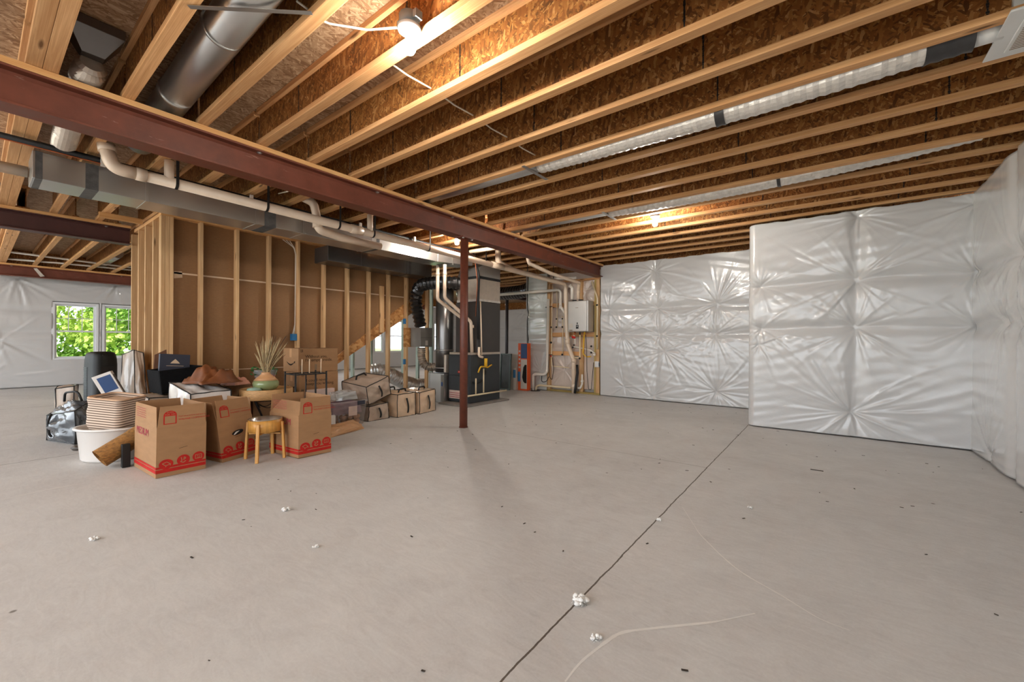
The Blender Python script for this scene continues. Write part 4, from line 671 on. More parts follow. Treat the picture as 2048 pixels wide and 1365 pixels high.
# black tower and things on the left
tw=thing('tower_fan','tall black tower fan with grille rising behind the striped basket','fan',(-6.93,.942,0),None,.35)
m=MB(); loft(m,[rbox(m,0,0,z,w,w*.92,.06) for z,w in ((.002,.15),(.03,.15),(.04,.128),(.80,.128),(.86,.125),(.885,.122),(.92,.118),(.945,.106),(.955,.08),(.957,.001))]); m.build('housing',BLKP,tw)
bx('dark_grille',BLK,.1285,.131,-.07,.07,.14,.78,tw); g_=bx('control_top',BLKP,.05,.124,-.05,.05,.905,.925,tw,.004)
m=MB()
for k in range(44): z=.12+.015*k; m.box(-.085,-.02,-.124,-.117,z,z+.006)
m.build('side_slats',simple('grey_slat',(62,68,72),.4),tw)
def bag(name,label,c,n=14,bulge=.03,noise=.012,mat=BAGT,group=None,handles=(),seed=1,pipe=BLK,window=None,strap_face=None,cat='storage bag'):
    """soft zipped storage bag: c 8 corners (bottom 4 ccw, top 4 ccw)"""
    r=np.random.default_rng(seed); c=[Vector(p) for p in c]; O=sum(c[:4],Vector())/4; c=[p-O for p in c]; t=thing(name,label,cat,tuple(O),group)
    faces=((0,1,5,4),(1,2,6,5),(2,3,7,6),(3,0,4,7),(4,5,6,7),(3,2,1,0)); m=MB(); ph=[r.uniform(0,6.28,6) for _ in range(6)]; fr=[r.uniform(4,17,6) for _ in range(6)]
    for fi,f in enumerate(faces):
        a,b,d,e=[c[i] for i in f]; nn=(b-a).cross(e-a).normalized(); vs=[]
        for i in range(n+1):
            for j in range(n+1):
                u,v=i/n,j/n; p=a.lerp(b,u).lerp(e.lerp(d,u),v); w=(1-(2*u-1)**4)*(1-(2*v-1)**4)
                z=bulge*(1-(2*u-1)**2)*(1-(2*v-1)**2) if fi!=5 else 0
                if fi!=5: z+=noise*w*(math.sin(fr[fi][0]*u+fr[fi][1]*v*.5+ph[fi][0])+.7*math.sin(fr[fi][2]*v-fr[fi][3]*.6*u+ph[fi][1])+.5*math.sin(fr[fi][4]*1.7*(u+v)+ph[fi][2]))
                vs.append(p+nn*z)
        m.add(vs,[(i*(n+1)+j,(i+1)*(n+1)+j,(i+1)*(n+1)+j+1,i*(n+1)+j+1) for i in range(n) for j in range(n)],0,True)
    m.build('bag_body',mat,t)
    if pipe:
        pm=MB()
        for i,j in ((0,1),(1,2),(2,3),(3,0),(4,5),(5,6),(6,7),(7,4),(0,4),(1,5),(2,6),(3,7)):
            pm.tube([c[i].lerp(c[j],k/6)+Vector((r.uniform(-.004,.004),r.uniform(-.004,.004),r.uniform(0,.004))) for k in range(7)],.0055,6)
        pm.build('piping',pipe,t)
    if strap_face is not None:   # short webbing strap in the middle of a face
        for sf in strap_face:
            f=faces[sf]; a,b,d,e=[c[i] for i in f]; nn=(b-a).cross(e-a).normalized(); s=MB(); q=[]
            for k in range(9):
                v=.16+.66*k/8; p=a.lerp(b,.48+.04*math.sin(v*5)).lerp(e.lerp(d,.48+.04*math.sin(v*5)),v)+nn*(bulge*.75+noise+.006+.012*math.sin(PI*k/8)); q.append(p)
            w=(b-a).normalized()*.014
            for k in range(8): s.panel([q[k]-w,q[k]+w,q[k+1]+w,q[k+1]-w],.003)
            s.build('webbing_handle',BLK,t)
    for hp in handles:
        MB().tube(fillet([Vector(p)-O for p in hp],.06,5),.011,8).build('carry_handle',BLK,t)
    return t
bag('storage_bag','bulky grey zipped storage bag on the floor at far left, beside the black tower fan',[(-6.75,.50,.0),(-6.25,.66,.0),(-6.45,.82,0),(-6.80,.70,0),(-6.74,.50,.27),(-6.27,.66,.35),(-6.47,.80,.42),(-6.80,.69,.40)],18,.055,.018,BAGD,handles=[[(-6.60,.52,.30),(-6.56,.49,.22),(-6.56,.50,.10),(-6.60,.52,.06)],[(-6.66,.62,.42),(-6.62,.62,.52),(-6.46,.70,.54),(-6.44,.73,.43)]],seed=3)
bag('storage_bag','smaller pale storage bag standing behind the bulky grey one',[(-7.20,.60,.0),(-7.14,.74,.0),(-7.38,.80,0),(-7.46,.64,0),(-7.20,.60,.52),(-7.14,.74,.54),(-7.38,.80,.54),(-7.46,.64,.53)],8,.015,.006,BAGG,seed=4)
bag('storage_bag','tall tan-grey storage bag slumped against the closet end wall behind the tower fan',[(-7.45,1.20,.0),(-6.62,1.21,.0),(-6.62,1.33,0),(-7.45,1.33,0),(-7.40,1.21,.90),(-6.95,1.24,.97),(-6.93,1.33,.93),(-7.40,1.33,.90)],14,.03,.014,BAGG,seed=5)
pb=thing('product_carton','white carton with a dark blue front leaning behind the striped basket','carton',(-6.12,1.09,.0),None,1.25); T=Matrix.Translation((0.05,0,.055))@Matrix.Rotation(-.42,4,'Y'); MB().box(-.08,.08,-.05,.05,.05,.74,0,T).build('carton',TUBW,pb,.003); MB().box(.0805,.082,-.02,.04,.40,.70,0,T).build('blue_print',NAVY,pb) ; MB().box(-.05,.065,-.0525,-.051,.54,.71,0,T).build('blue_print',BLUEP,pb); MB().box(-.05,.065,-.0525,-.051,.42,.46,0,T).build('dark_print',NAVY,pb); MB().prism([(-.05,.48),(.05,.48),(0,.52)],tuple(T@Vector((0,-.0525,0))),tuple(T.to_3x3()@Vector((1,0,0))),tuple(T.to_3x3()@Vector((0,0,1))),.001).build('print_mark',MAG,pb)
tag(bx('foam_block',BLKP,-4.85,-4.797,.785,.84,.001,.20,None,.004),'small black upright block between the woven roll and the front box','block')
tag(MB().lathe([(.001,.001),(.07,.001),(.085,.02),(.06,.045),(.001,.05)],20,(-5.95,.68,0)).build('dark_disc',simple('dark_lid',(58,46,36),.5)),'small dark round lid on the floor behind the tub','lid')
# middle pile by the studs
bag('storage_bag','clear crinkled storage bag with black piping under the black fabric bin',[(-5.55,1.10,.0),(-5.52,1.56,.0),(-6.0,1.58,0),(-6.0,1.12,0),(-5.56,1.11,.50),(-5.54,1.55,.49),(-6.0,1.56,.50),(-6.0,1.12,.50)],12,.02,.012,BAGG,seed=8)
fbn=thing('fabric_bin','square black fabric bin lying tilted on the crinkled storage bag','bin',(-5.77,1.40,.555),None,.1); T=Matrix.Rotation(.10,4,'X')
m=MB(); 
for q in ((-.17,-.155,-.20,.20),(.155,.17,-.20,.20),(-.155,.155,-.20,-.185),(-.155,.155,.185,.20)): m.box(*q,.0,.24,0,T)
m.box(-.17,.17,-.20,.20,-.012,.0,0,T); m.build('bin_body',BLKF,fbn,.006); bx('stitched_front',BLKF,.1702,.176,-.19,.19,.03,.235,fbn,.002) if 0 else None
nb=thing('navy_board','dark navy presentation box lid standing upright behind the black bin','box lid',(-5.86,1.38,.57),None,.08); T=Matrix.Rotation(-.12,4,'Y')@Matrix.Rotation(-.08,4,'X'); MB().box(-.02,.02,-.14,.14,.17,.37,0,T).build('lid_board',NAVY,nb,.003); r3=T.to_3x3()
MB().prism([(-.045,.265),(.045,.265),(.03,.285),(0,.315),(-.03,.285)],tuple(T@Vector((.0208,0,0))),tuple(r3@Vector((0,1,0))),tuple(r3@Vector((0,0,1))),.0006).build('printed_logo',SEAM,nb); MB().prism([(-.08,.235),(.08,.235),(.08,.239),(-.08,.239)],tuple(T@Vector((.0208,0,0))),tuple(r3@Vector((0,1,0))),tuple(r3@Vector((0,0,1))),.0006).build('printed_text',SEAM,nb)
tag(MB().hexa([(-6.06,1.24,.56),(-6.02,1.38,.56),(-6.04,1.38,.56),(-6.08,1.24,.56),(-6.06,1.26,.93),(-6.04,1.36,.99),(-6.06,1.36,.99),(-6.08,1.26,.93)]).build('carton_flap',simple('dark_carton',(96,60,36),.8)),'brown carton corner poking up behind the navy board','carton')
bag('storage_bag','white storage bag with black piping under the brown paper, behind the middle box',[(-5.0,1.32,.0),(-4.93,1.66,.0),(-5.42,1.66,0),(-5.40,1.22,0),(-5.02,1.32,.56),(-4.96,1.65,.58),(-5.40,1.64,.62),(-5.40,1.24,.66)],14,.02,.012,BAGW,seed=12,strap_face=(3,0))
def crumple(name,label,cat,loc,sx,sy,h,mat,seed,n=26,rz=0,peak=(.5,.5)):
    r=np.random.default_rng(seed); m=MB(); vs=[]; p=r.uniform(0,6.28,8); f=r.uniform(3,11,8)
    for i in range(n+1):
        for j in range(n+1):
            u,v=i/n,j/n; e=min(1,6*min(u,1-u,v,1-v)); z=h*(.55+.45*math.sin(f[0]*u+p[0])*math.sin(f[1]*v+p[1]))*(1-.8*abs(u-peak[0]))*(1-.8*abs(v-peak[1])); z+=.16*h*abs(math.sin(f[2]*1.6*(u+v*.6)+p[2]))+.12*h*abs(math.sin(f[3]*1.8*(v-u*.5)+p[3])); wob=.06*math.sin(f[4]*v+p[4]); wob2=.06*math.sin(f[5]*u+p[5])
            vs.append(((u-.5+wob)*sx,(v-.5+wob2)*sy,.004+z*e))
    F=[(i*(n+1)+j,(i+1)*(n+1)+j,(i+1)*(n+1)+j+1,i*(n+1)+j+1) for i in range(n) for j in range(n)]; m.add(vs,F,0,True); o=m.build(name,mat); s=o.modifiers.new('thickness','SOLIDIFY'); s.thickness=.004; s.offset=-1
    o.location=loc; o.rotation_euler=(0,0,rz); return tag(o,label,cat)
crumple('crumpled_cloth','crumpled brown leathery cloth heaped on the white storage bag','cloth',(-5.16,1.56,.655),.38,.42,.19,BROWNC,4,rz=.3,peak=(.4,.4))
crumple('crumpled_cloth','peach pink cloth peeking out right of the brown cloth','cloth',(-5.30,1.80,.60),.2,.2,.10,PEACH,9,rz=.5)
tag(bx('plain_carton',CARDD,-5.42,-5.06,1.70,1.745,.001,.595,None,.003),'plain carton edge hidden under the peach cloth','carton') if 0 else tag(bx('plain_carton',CARDD,-5.46,-5.30,1.72,1.96,.001,.595,None,.003),'plain brown carton behind the tray table under the peach cloth','carton')
# tray table with vase
tt=thing('tray_table','round rattan tray on folding black metal legs holding the green vase','table',(-5.02,2.02,0))
MB().lathe([(.001,.452),(.252,.452),(.258,.46),(.262,.56),(.256,.565),(.250,.56),(.246,.545),(.001,.541)],48).build('rattan_tray',RATTAN,tt)
for k in range(8): MB().lathe([(.262+.0006*k,.462+.012*k),(.2655+.0005*k,.466+.012*k),(.262+.0006*k,.470+.012*k)],48).build('rattan_coil',RATTAN,tt) if 0 else None
for q in (.5,2.07,3.64,5.21):
    c,s=math.cos(q),math.sin(q); MB().tube(fillet([(c*.17,s*.17,.448),(c*.05,s*.05,.23),(c*.19,s*.19,.004)],.08,6),.0085,8).build('leg',BLK,tt); MB().tube([(c*.15,s*.15,.43),(-s*.15,c*.15,.43)],.005,6).build('brace',BLK,tt)
    MB().tube(fillet([(c*.14,s*.14,.40),(c*.03-s*.05,s*.03+c*.05,.34),(-s*.13,c*.13,.40)],.05,5),.004,6).build('brace',BLK,tt)
va=thing('vase','squat green glazed vase with a tan neck standing on the rattan tray','vase',(-5.02,2.01,.543))
prof=[(.001,.001),(.08,.002),(.112,.02),(.132,.055),(.132,.085),(.118,.112)]; MB().lathe(prof,40).build('glazed_body',CERG,va); MB().lathe([(.118,.1125),(.092,.14),(.062,.165),(.042,.188),(.046,.200),(.040,.201),(.036,.188),(.05,.16)],40).build('tan_neck',CERT,va)
gp=thing('dried_grass','tall spray of dried pampas grass standing in the green vase','dried grass',(-5.02,2.01,.665)); dm=MB(); pm=MB()
for i in range(90):
    a=random.uniform(0,2*PI); sp_=random.uniform(.03,.19); h_=random.uniform(.26,.50); lean_=Vector((.0,.06,0)); tip=Vector((math.cos(a)*sp_*.6,math.sin(a)*sp_,h_))+lean_; b0=Vector((random.uniform(-.02,.02),random.uniform(-.02,.02),.03)); mid=b0.lerp(tip,.5)+Vector((0,0,.04))
    P=[b0.lerp(mid,k/5).lerp(mid.lerp(tip,k/5),k/5) for k in range(6)]; (dm if i%4==0 else pm).tube(P,[.002,.002,.0025,.0045,.0042,.0008] if i%4 else .0018,5)
pm.build('plumes',STRAW,gp)['kind']='stuff'; dm.build('dark_stems',STRAWD,gp)['kind']='stuff'
MB().lathe([(.001,0),(.05,.0),(.075,.012),(.06,.04),(.001,.05)],20,(-4.94,1.86,.543)).build('ceramic_dish',simple('mint_cloth',(150,178,160),.6),None); tag(COL.objects['ceramic_dish'],'small mint green dish on the rattan tray beside the vase','dish')
tag(bx('plain_carton',CARDD,-5.62,-5.34,2.00,2.34,.001,.54,None,.003),'plain brown carton holding up the wrapped artificial flowers','carton')
bq=thing('flower_bunch','bunch of artificial red flowers and green leaves in clear wrap behind the vase','flowers',(-5.44,2.17,.545)); lm=MB(); fm=MB(); wm=MB()
for i in range(70):
    a=random.uniform(0,2*PI); q=Vector((random.uniform(-.07,.07),random.uniform(-.15,.15),random.uniform(.13,.24))); d=Vector((math.cos(a),math.sin(a),random.uniform(-.3,.7))).normalized()*.045; w=d.orthogonal().normalized()*.016; lm.add([q,q+d*.5+w,q+d,q+d*.5-w],[(0,1,2,3)])
for i in range(9):
    q=(random.uniform(-.05,.07),random.uniform(-.10,.14),random.uniform(.03,.15)); fm.sph(q,.026,10)
lm.build('leaves',LEAFG,bq)['kind']='stuff'; fm.build('red_blossoms',PETAL,bq)['kind']='stuff'; wm.lathe([(.06,0),(.10,.08),(.13,.19),(.14,.20)],20); wm.build('clear_wrap',CLEARW,bq)
# parcels and rack
def parcel(label,X0,X1,Y0,Y1,z0,z1,txt=None,rz=0):
    t=thing('parcel_box',label,'box',((X0+X1)/2,(Y0+Y1)/2,z0),'stacked parcel boxes',rz); a,b,h=(X1-X0)/2,(Y1-Y0)/2,z1-z0; MB().box(-a,a,-b,b,.001,h).build('carton',CARD,t,.003)
    bx('tape_strip',KRAFT,-.03,.03,-b-.0012,-b-.0003,.0+h*.62,h-.003,t); m=MB(); P=[]
    for k in range(17): x=-.11+.22*k/16; P.append((x,.42*h-.045*math.cos((x)/.11*PI/2)))
    m.prism(P+[(x,y+.004+.016*math.cos(x/.11*PI/2)) for x,y in P[::-1]],(0,-b-.0004,0),(1,0,0),(0,0,1),.0006); m.prism([(.085,.43*h),(.125,.47*h),(.118,.36*h)],(0,-b-.0004,0),(1,0,0),(0,0,1),.0006); m.build('printed_smile',INK,t)
    if txt:
        text('printed_text',txt,.054,(a+.0014,-b+.085,h*.60),RX,INK,t,sp=.85)
        m=MB(); m.box(a+.0004,a+.001,-b+.03,-b+.036,h*.86,h*.96); m.box(a+.0004,a+.001,-b+.05,-b+.056,h*.86,h*.96); m.box(a+.0004,a+.001,-b+.026,-b+.060,h*.845,h*.855); m.build('arrow_mark',INK,t)
        m=MB(); m.box(a+.0004,a+.001,-b+.02,-b+.055,.03,.09); m.build('handling_mark',GREYB,t); m=MB(); m.box(a+.0004,a+.001,-b+.21,-b+.24,.0+.03,.10); m.build('paper_slip',GREYB,t)
    return t
parcel('plain parcel at the bottom of the stack behind the wire rack',-5.76,-5.33,2.54,3.06,0.0,.385)
parcel('parcel with printed smile in the middle of the stack, seen through the wire rack',-5.76,-5.33,2.53,3.05,.387,.69,'I could never\nkeep you waiting.')
parcel('topmost parcel of the stack, printed with two lines of black words',-5.76,-5.34,2.52,3.05,.692,1.00,'Without you,\nI\'m empty inside.',.0)
rk=thing('wire_rack','black metal shelf rack with crossed rods in front of the stacked parcels','rack',(-4.62,2.265,0))
for x,y in ((-.12,-.17),(.12,-.17),(.12,.17),(-.12,.17)): MB().tube([(x,y,.001),(x,y,.76)],.010,8).build('upright',BLK,rk)
for z in (.10,.42,.735):
    m=MB(); 
    for a,b in (((-.12,-.17),(.12,-.17)),((.12,-.17),(.12,.17)),((.12,.17),(-.12,.17)),((-.12,.17),(-.12,-.17))): m.tube([(*a,z),(*b,z)],.007,6)
    for k in range(6): y=-.14+.056*k; m.tube([(-.12,y,z),(.12,y,z)],.0025,5)
    m.build('shelf',BLK,rk)
for y in (-.06,.05): MB().tube([(.12,y,.43),(.12,y,.73)],.007,8).build('front_rod',BLK,rk)
cg=thing('bottle','small dark bottle with a white cap standing on the rack shelf','bottle',(-4.58,2.20,.427)); MB().lathe([(.001,.0),(.028,.0),(.028,.06),(.012,.085)],16).build('body',DGREYB,cg); MB().lathe([(.013,.0855),(.013,.105),(.001,.106)],12).build('cap',WHT,cg)
for i,y in enumerate((2.17,2.25,2.38)): tag(MB().lathe([(.005,.745),(.005,.90)],8,(-4.515,y,0)).build('wooden_stick',SEAM),f'{("leftmost","middle","rightmost")[i]} thin pale stick standing on the wire rack','stick','pale sticks on the rack')
# clear bin with food, kraft bag
bn=thing('plastic_bin','clear plastic storage bin with navy latch full of tan balls','bin',(-5.03,2.94,0)); m=MB(); loft(m,[rbox(m,0,0,z,a,b,.04) for z,a,b in ((.003,.15,.22),(.012,.158,.228),(.30,.185,.255),(.305,.196,.266),(.33,.196,.266),(.331,.188,.258))]); m.build('clear_tub',CLEAR,bn); bx('latch',NAVY,.197,.212,.09,.20,.27,.325,bn,.008); bx('paper_tag',PINK,.181,.184,-.02,.10,.14,.26,bn)
q=0
for z in (.042,.105):
    for x in (-.07,.0,.075) if z<.05 else (.02,.09):
        for y in (-.16,-.09,-.02,.05,.12,.17):
            q+=1; 
            if q in (3,9,14,20,26): continue
            o=MB().sph((0,0,0),.033,12).build('tan_ball',FOOD); o.location=(-5.03+x+random.uniform(-.006,.006),2.94+y+random.uniform(-.006,.006),z); tag(o,'tan ball among many packed at the bottom of the clear plastic bin','ball','tan balls in the clear bin')
bag('wrapped_cloth','mauve folded cloth in the upper part of the clear bin',[(-4.90,2.74,.16),(-4.90,3.14,.16),(-5.17,3.14,.16),(-5.17,2.74,.16),(-4.92,2.76,.30),(-4.92,3.12,.30),(-5.16,3.12,.30),(-5.16,2.76,.30)],12,.01,.008,PURP,seed=20,pipe=None,cat='cloth')
bag('plastic_pack','crinkled clear plastic pack lying on top of the clear bin',[(-4.93,2.80,.335),(-4.93,3.10,.335),(-5.15,3.10,.335),(-5.15,2.80,.335),(-4.95,2.82,.43),(-4.95,3.08,.44),(-5.13,3.08,.44),(-5.13,2.82,.43)],12,.012,.012,CLEARW,seed=21,pipe=None,cat='plastic pack')
tag(bx('pale_carton',PINK,-5.30,-5.235,2.58,2.95,.001,.47,None,.004),'pale pink and white carton standing between the parcels and the clear bin','carton')
bag('kraft_bag','flat shiny kraft paper sack lying in front of the clear bin',[(-4.47,2.47,.0),(-4.62,3.00,.0),(-4.82,2.98,0),(-4.64,2.44,0),(-4.49,2.50,.035),(-4.63,2.97,.035),(-4.80,2.95,.10),(-4.64,2.46,.10)],18,.025,.006,KRAFT,seed=22,pipe=None,cat='paper sack')
sb=thing('small_carton','little white carton with a black panel on the kraft sack','carton',(-4.62,2.555,.125),None,-.3); bx('carton',TUBW,-.03,.03,-.06,.05,0,.10,sb,.003); bx('black_panel',BLK,-.032,.032,.0505,.054,.005,.098,sb)
GB='tan zipped storage bags'
bag('storage_bag','tan zipped storage bag on the floor, rightmost of the row by the furnace',[(-4.87,4.09,0),(-4.95,4.48,0),(-5.42,4.46,0),(-5.40,4.09,0),(-4.88,4.10,.32),(-4.94,4.46,.34),(-5.40,4.46,.34),(-5.40,4.09,.33)],14,.022,.008,BAGT,GB,seed=30,strap_face=(0,),handles=[[(-5.0,4.18,.345),(-5.02,4.20,.385),(-5.08,4.36,.385),(-5.10,4.38,.35)]])
bag('storage_bag','tan zipped storage bag on the floor, second from the furnace end of the row',[(-4.90,3.71,0),(-4.89,4.03,0),(-5.40,4.03,0),(-5.42,3.70,0),(-4.90,3.71,.325),(-4.90,4.03,.335),(-5.40,4.03,.335),(-5.40,3.70,.325)],14,.022,.008,BAGT,GB,seed=31,strap_face=(0,),handles=[[(-5.0,3.80,.345),(-5.0,3.82,.39),(-5.02,3.94,.39),(-5.03,3.96,.35)],[(-5.22,3.76,.345),(-5.24,3.80,.40),(-5.28,3.94,.40),(-5.30,3.96,.35)]])
bag('storage_bag','low squashed tan storage bag pinned under the tilted one',[(-4.96,3.28,0),(-4.97,3.62,0),(-5.42,3.62,0),(-5.42,3.28,0),(-4.97,3.30,.20),(-4.99,3.61,.22),(-5.42,3.62,.21),(-5.42,3.32,.20)],14,.02,.012,BAGG,GB,seed=32,strap_face=(0,))
c=[(-.24,-.19,0),(.24,-.19,0),(.24,.19,0),(-.24,.19,0),(-.24,-.17,.27),(.24,-.19,.25),(.24,.19,.27),(-.22,.17,.28)]; T=Matrix.Translation((-5.20,3.42,.30))@Matrix.Rotation(.18,4,'Z')@Matrix.Rotation(.24,4,'X')@Matrix.Rotation(.06,4,'Y')
bag('storage_bag','greyish storage bag lying tilted on top of the low squashed one',[T@Vector((p[0],p[1]*1.12,p[2])) for p in c],16,.025,.012,BAGG,GB,seed=33,strap_face=(1,),handles=[[T@Vector(p) for p in ((-.06,-.10,.285),(-.06,-.08,.34),(-.04,.04,.34),(-.04,.08,.29))]])
# ------------------------------------------------------------------ lamps and cable
def bulb(name,label,x,y,zb,box=True):
    t=thing(name,label,'lamp',(x,y,zb))
    if box:
        MB().lathe([(.052,.135),(.052,.195),(.03,.2)],12).build('junction_box',PLUG,t); bx('box_ear',PLUG,-.075,-.05,-.02,.02,.15,.19,t); bx('box_ear',PLUG,.05,.075,-.02,.02,.15,.19,t)
    MB().lathe([(.001,.092),(.025,.092),(.034,.105),(.057,.118),(.06,.134),(.001,.1345)],28).build('lamp_holder',PORC,t)
    m=MB(); m.lathe([(.0005,0),(.013,.002),(.024,.009),(.0305,.022),(.031,.034),(.026,.052),(.018,.072),(.015,.091)],24); b=m.build('bulb',BULB,t); return t
bulb('lamp','bare glowing bulb in a white holder on a grey box at the upper centre',-1.695,1.345,2.565)
bulb('lamp','added bulb out of view, brightening the main room floor',-1.695,-2.55,2.565); bulb('lamp','added bulb out of view, brightening the floor of the left bay',-5.0,-2.55,2.565)  # both added out of view to brighten the near floor
bulb('lamp','added bulb out of view, brightening the left room',-10.6,-1.2,2.565); bulb('lamp','added bulb hidden behind the stud closet, brightening the left room',-10.6,4.6,2.565); bulb('lamp','added unseen bulb brightening the rear room past the furnace',-9.6,11.4,2.565)  # three added lights out of sight, lifting the dim left and rear rooms
bulb('lamp','added unseen bulb brightening the left room near its far windows',-10.6,8.4,2.565)  # another added hidden light, for a brighter rear area
bulb('lamp','bare glowing bulb between joists near the far white walls',-1.747,5.26,2.575)
bulb('lamp','bare glowing bulb just left of the top of the rust-red post',-4.46,4.45,2.56)
cb=[(-1.73,1.345,2.72),(-1.95,1.27,2.76),(-2.085,1.12,2.765),(-2.085,1.02,2.775),(-2.085,.965,2.78)]
tag(MB().tube(fillet(cb,.06),.0055,7).build('electrical_cable',CABLE),'white cable curving from the front lamp box to the joist before it','cable')
P=[]
for k in range(2,7):
    y=.586+.4064*k+.05; P+=[(-2.085,y,2.775),(-2.085,y+.19,2.762)]
tag(MB().tube(P+[(-2.085,3.05,2.775)],.0055,7).build('electrical_cable',CABLE),'white cable threaded through the joist webs behind the front lamp','cable')
tag(MB().tube(fillet([(-4.0,2.05,2.66),(-4.35,1.95,2.62),(-4.75,2.02,2.70)],.2),.006,7).build('electrical_cable',CABLE),'white cable hanging under the joists beyond the steel beam','cable')
for i,pts in enumerate(([(-13.4,.1,2.735),(-13.1,1.2,2.735),(-13.0,2.6,2.735)],[(-12.0,.0,2.72),(-12.3,1.2,2.725),(-12.6,2.6,2.73)])): tag(MB().tube(pts,.02,8).build('white_pipe',PVCW),f'{("farther","nearer")[i]} white pipe crossing under the ceiling of the left room','pipe')
pipe('round_duct','shiny round metal duct beside the window joists of the left room','duct',[(-13.2,2.42,2.86),(-10.5,2.42,2.86)],.09,GALV,20); pipe('round_duct','second shiny round duct deeper in the left room','duct',[(-13.2,1.82,2.86),(-11.6,1.82,2.86)],.09,GALV,20)
# ------------------------------------------------------------------ marks and bits on the floor
CHALK=simple('plaster_smear',(226,223,218),.8,0,.04,20); DUST=simple('dark_debris',(62,52,44),.9,0,.2,20)
def smear(i,pts,w):
    m=MB(); P=[Vector((x,y,.0006)) for x,y in pts]; P=fillet(P,.6,8); vs=[]
    for k,p in enumerate(P):
        t=(P[min(k+1,len(P)-1)]-P[max(k-1,0)]).normalized(); n=Vector((-t.y,t.x,0)); ww=w*(.35+.65*math.sin(PI*(k+.6)/(len(P)+.4)))*random.uniform(.8,1.15); vs+=[p-n*ww,p+n*ww]
    m.add(vs,[(2*k,2*k+1,2*k+3,2*k+2) for k in range(len(P)-1)]); struct(m.build(f'trim_floor_smear_{i}',CHALK))
smear(1,[(-.675,1.177),(-.676,1.281),(-.65,1.406),(-.626,1.507),(-.498,1.641),(-.35,1.792),(-.232,1.949)],.0075)
smear(2,[(-.77,2.902),(-.58,2.551),(-.442,2.376),(-.332,2.255),(-.162,2.163),(-.02,2.067),(.073,2.06)],.0035)
smear(3,[(-4.5,.10),(-4.55,.35),(-4.53,.531)],.006)
def tuft(x,y,s,label,seed):
    r=random.Random(seed); m=MB()
    for k in range(16): m.sph((r.uniform(-1,1)*s*.6,r.uniform(-1,1)*s*.6,s*.20+r.uniform(0,.3)*s),s*r.uniform(.14,.34),10,0,.8)
    for k in range(16): a=r.uniform(0,6.28); p=Vector((math.cos(a),math.sin(a),0))*s*r.uniform(.5,.95); m.tube([(0,0,s*.3),tuple(p*.7+Vector((0,0,s*.3))),tuple(p+Vector((0,0,.003)))],.0007,4)
    o=m.build('insulation_tuft',FLUFF); o.location=(x,y,.0012); d=o.modifiers.new('fuzz','DISPLACE'); tx=bpy.data.textures.new('fuzz','CLOUDS'); tx.noise_scale=.012; d.texture=tx; d.strength=s*.22
    tag(o,label,'tuft','white insulation tufts on the floor')
for a in ((-.829,1.569,.042,'largest white fluff tuft, sitting on the long floor joint'),(-.678,1.413,.026,'white fluff tuft beside the curved pale smear'),(-.827,2.593,.022,'small white fluff tuft farther along the long floor joint'),(-.408,3.165,.02,'lone white fluff tuft on the right part of the floor'),(-2.789,1.243,.034,'elongated white fluff tuft in front of the cardboard boxes'),(-3.206,.412,.026,'white fluff tuft at the left of the open floor'),(-2.167,1.12,.02,'tiny white fluff tuft near the middle of the front floor')): tuft(*a,seed=int(a[0]*1000))
m=MB(); r=random.Random(5)
for i in range(150):
    x=r.uniform(-5.2,1.1); y=r.uniform(.3,7.6)
    if (x>-.9 and y>6.2) or (x<-3.8 and y<5.5): continue
    s=r.uniform(.003,.010); a=r.uniform(0,3.14); T=Matrix.Translation((x,y,.0015))@Matrix.Rotation(a,4,'Z'); m.box(-s*r.uniform(.6,2.2),s,-s*.4,s*.4,0,.002,0,T)
o=m.build('floor_debris',DUST); tag(o,'dark crumbs of dirt strewn over the concrete floor','debris',kind='stuff')
tag(bx('wood_splinter',DUST,-.115,-.025,4.452,4.466,.0005,.004),'dark flat splinter lying on the floor before the white bay wall','splinter')
for i,(x,y) in enumerate(((-4.35,7.35),(-3.95,7.42))): tag(MB().prism([(0,0),(.12,.01),(.10,.05),(.01,.04)],(x,y,.0006),(1,.2,0),(-.2,1,0),.003).build('paper_scrap',WHT),f'{"left" if i==0 else "right"} white paper scrap on the floor before the water heater bay','scrap')
# ------------------------------------------------------------------ trees outside
def tree(x,y,h,w,label,seed,mat):
    r=np.random.default_rng(seed); t=thing('tree',label,'tree',(x,y,-.25)); n=5200; d=r.normal(size=(n,3)); d/=np.linalg.norm(d,axis=1)[:,None]; cl=r.normal(size=(26,3))*np.array([w*.45,w*.55,h*.26]); c=cl[r.integers(0,26,n)]+d*r.uniform(.15,.62,(n,1)); c[:,2]+=h*.52; c=c[(c[:,2]>.15)]
    m=MB(); 
    for p in c:
        a=Vector(r.normal(size=3)).normalized()*.085; b=a.orthogonal().normalized()*.05; p=Vector(p); m.add([p-a,p+b,p+a,p-b],[(0,1,2,3)])
    o=m.build('foliage',mat,t); o['kind']='stuff'; MB().tube([(0,0,.01),(.05,.03,h*.4),(0,0,h*.75)],[.12,.09,.03],10).build('trunk',simple('bark',(86,70,56),.9),t)
LG=simple('leaf_light',(176,200,96),.5,0,.4,2.2); LG2=simple('leaf_mid',(128,168,74),.5,0,.4,2.2)
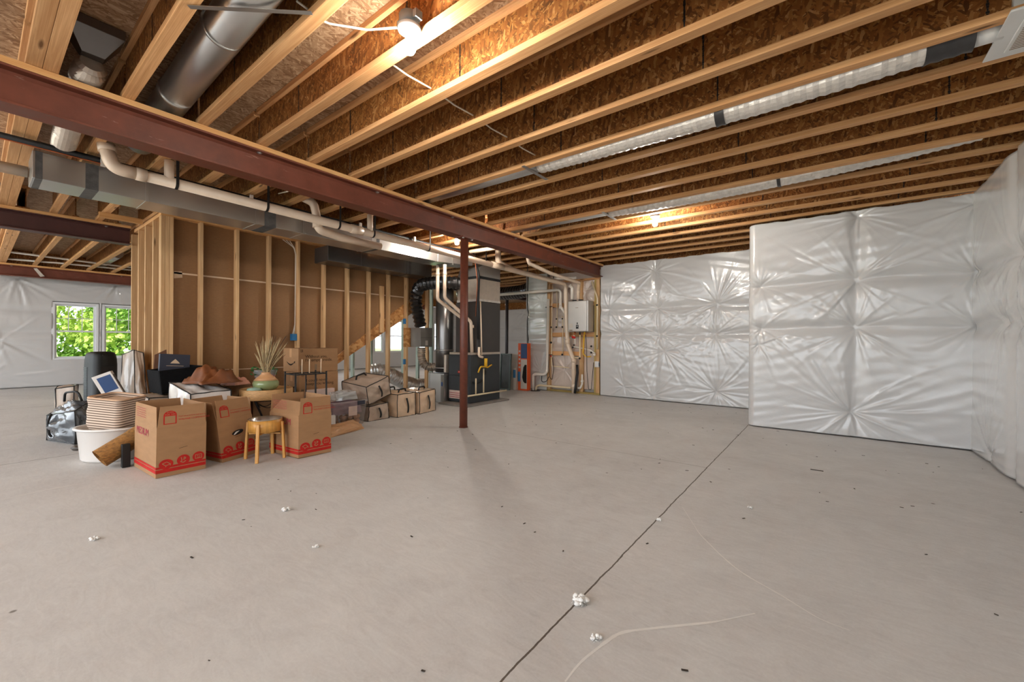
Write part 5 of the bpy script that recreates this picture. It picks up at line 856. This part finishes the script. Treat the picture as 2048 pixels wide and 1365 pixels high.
for i,(x,y,h,w,l,mt) in enumerate(((-18.2,1.0,4.2,1.6,'bushy light green tree outside the left window',LG),(-19.0,3.0,4.6,1.9,'green tree outside between the two windows',LG2),(-18.4,5.0,4.2,1.7,'light green tree outside right of the windows',LG),(-20.5,.0,5,2.2,'deeper green tree farther out behind the left window',LG2),(-20.8,4.4,5,2.2,'deeper green tree farther out behind the right window',LG2),(-19.6,-2.0,4.6,2.0,'green tree outside left of the windows',LG))): tree(x,y,h,w,l,40+i,mt)
# ------------------------------------------------------------------ light, camera
W=bpy.data.worlds.new('sky'); SC.world=W; W.use_nodes=True; bg=W.node_tree.nodes['Background']; bg.inputs[0].default_value=(.86,.93,1,1); bg.inputs[1].default_value=SKY
s=bpy.data.lights.new('sun','SUN'); s.energy=4.5; s.angle=.02; s.color=(1,.95,.85); so=bpy.data.objects.new('sun',s); COL.objects.link(so); so.rotation_euler=Vector((-.55,-.25,-.8)).to_track_quat('-Z','Y').to_euler()
F=826.; yaw,roll=math.radians(37.40),math.radians(.31); S_,C_=math.sin(yaw),math.cos(yaw)
f=Vector((-S_,C_,0)); r0=Vector((C_,S_,0)); u0=Vector((0,0,1)); r=r0*math.cos(roll)+u0*math.sin(roll); u=u0*math.cos(roll)-r0*math.sin(roll)
cd=bpy.data.cameras.new('camera'); cam=bpy.data.objects.new('camera',cd); COL.objects.link(cam); cd.sensor_fit='HORIZONTAL'; cd.sensor_width=36; cd.lens=36*F/2048; cd.clip_start=.05; cd.clip_end=200
cam.matrix_world=Matrix(((r.x,u.x,-f.x,0),(r.y,u.y,-f.y,0),(r.z,u.z,-f.z,1.11),(0,0,0,1))); SC.camera=cam
vs=SC.view_settings; SC.display_settings.display_device='sRGB'; vs.view_transform='Standard'; vs.look='None'; vs.gamma=1; vs.use_curve_mapping=False; vs.exposure=EXPOSURE
cy=SC.cycles; cy.use_denoising=True; cy.use_adaptive_sampling=True; cy.use_light_tree=False; cy.adaptive_threshold=.05; cy.max_bounces=6; cy.diffuse_bounces=4; cy.glossy_bounces=4; cy.transparent_max_bounces=12; cy.transmission_bounces=4; cy.caustics_reflective=False; cy.caustics_refractive=False; cy.sample_clamp_indirect=6
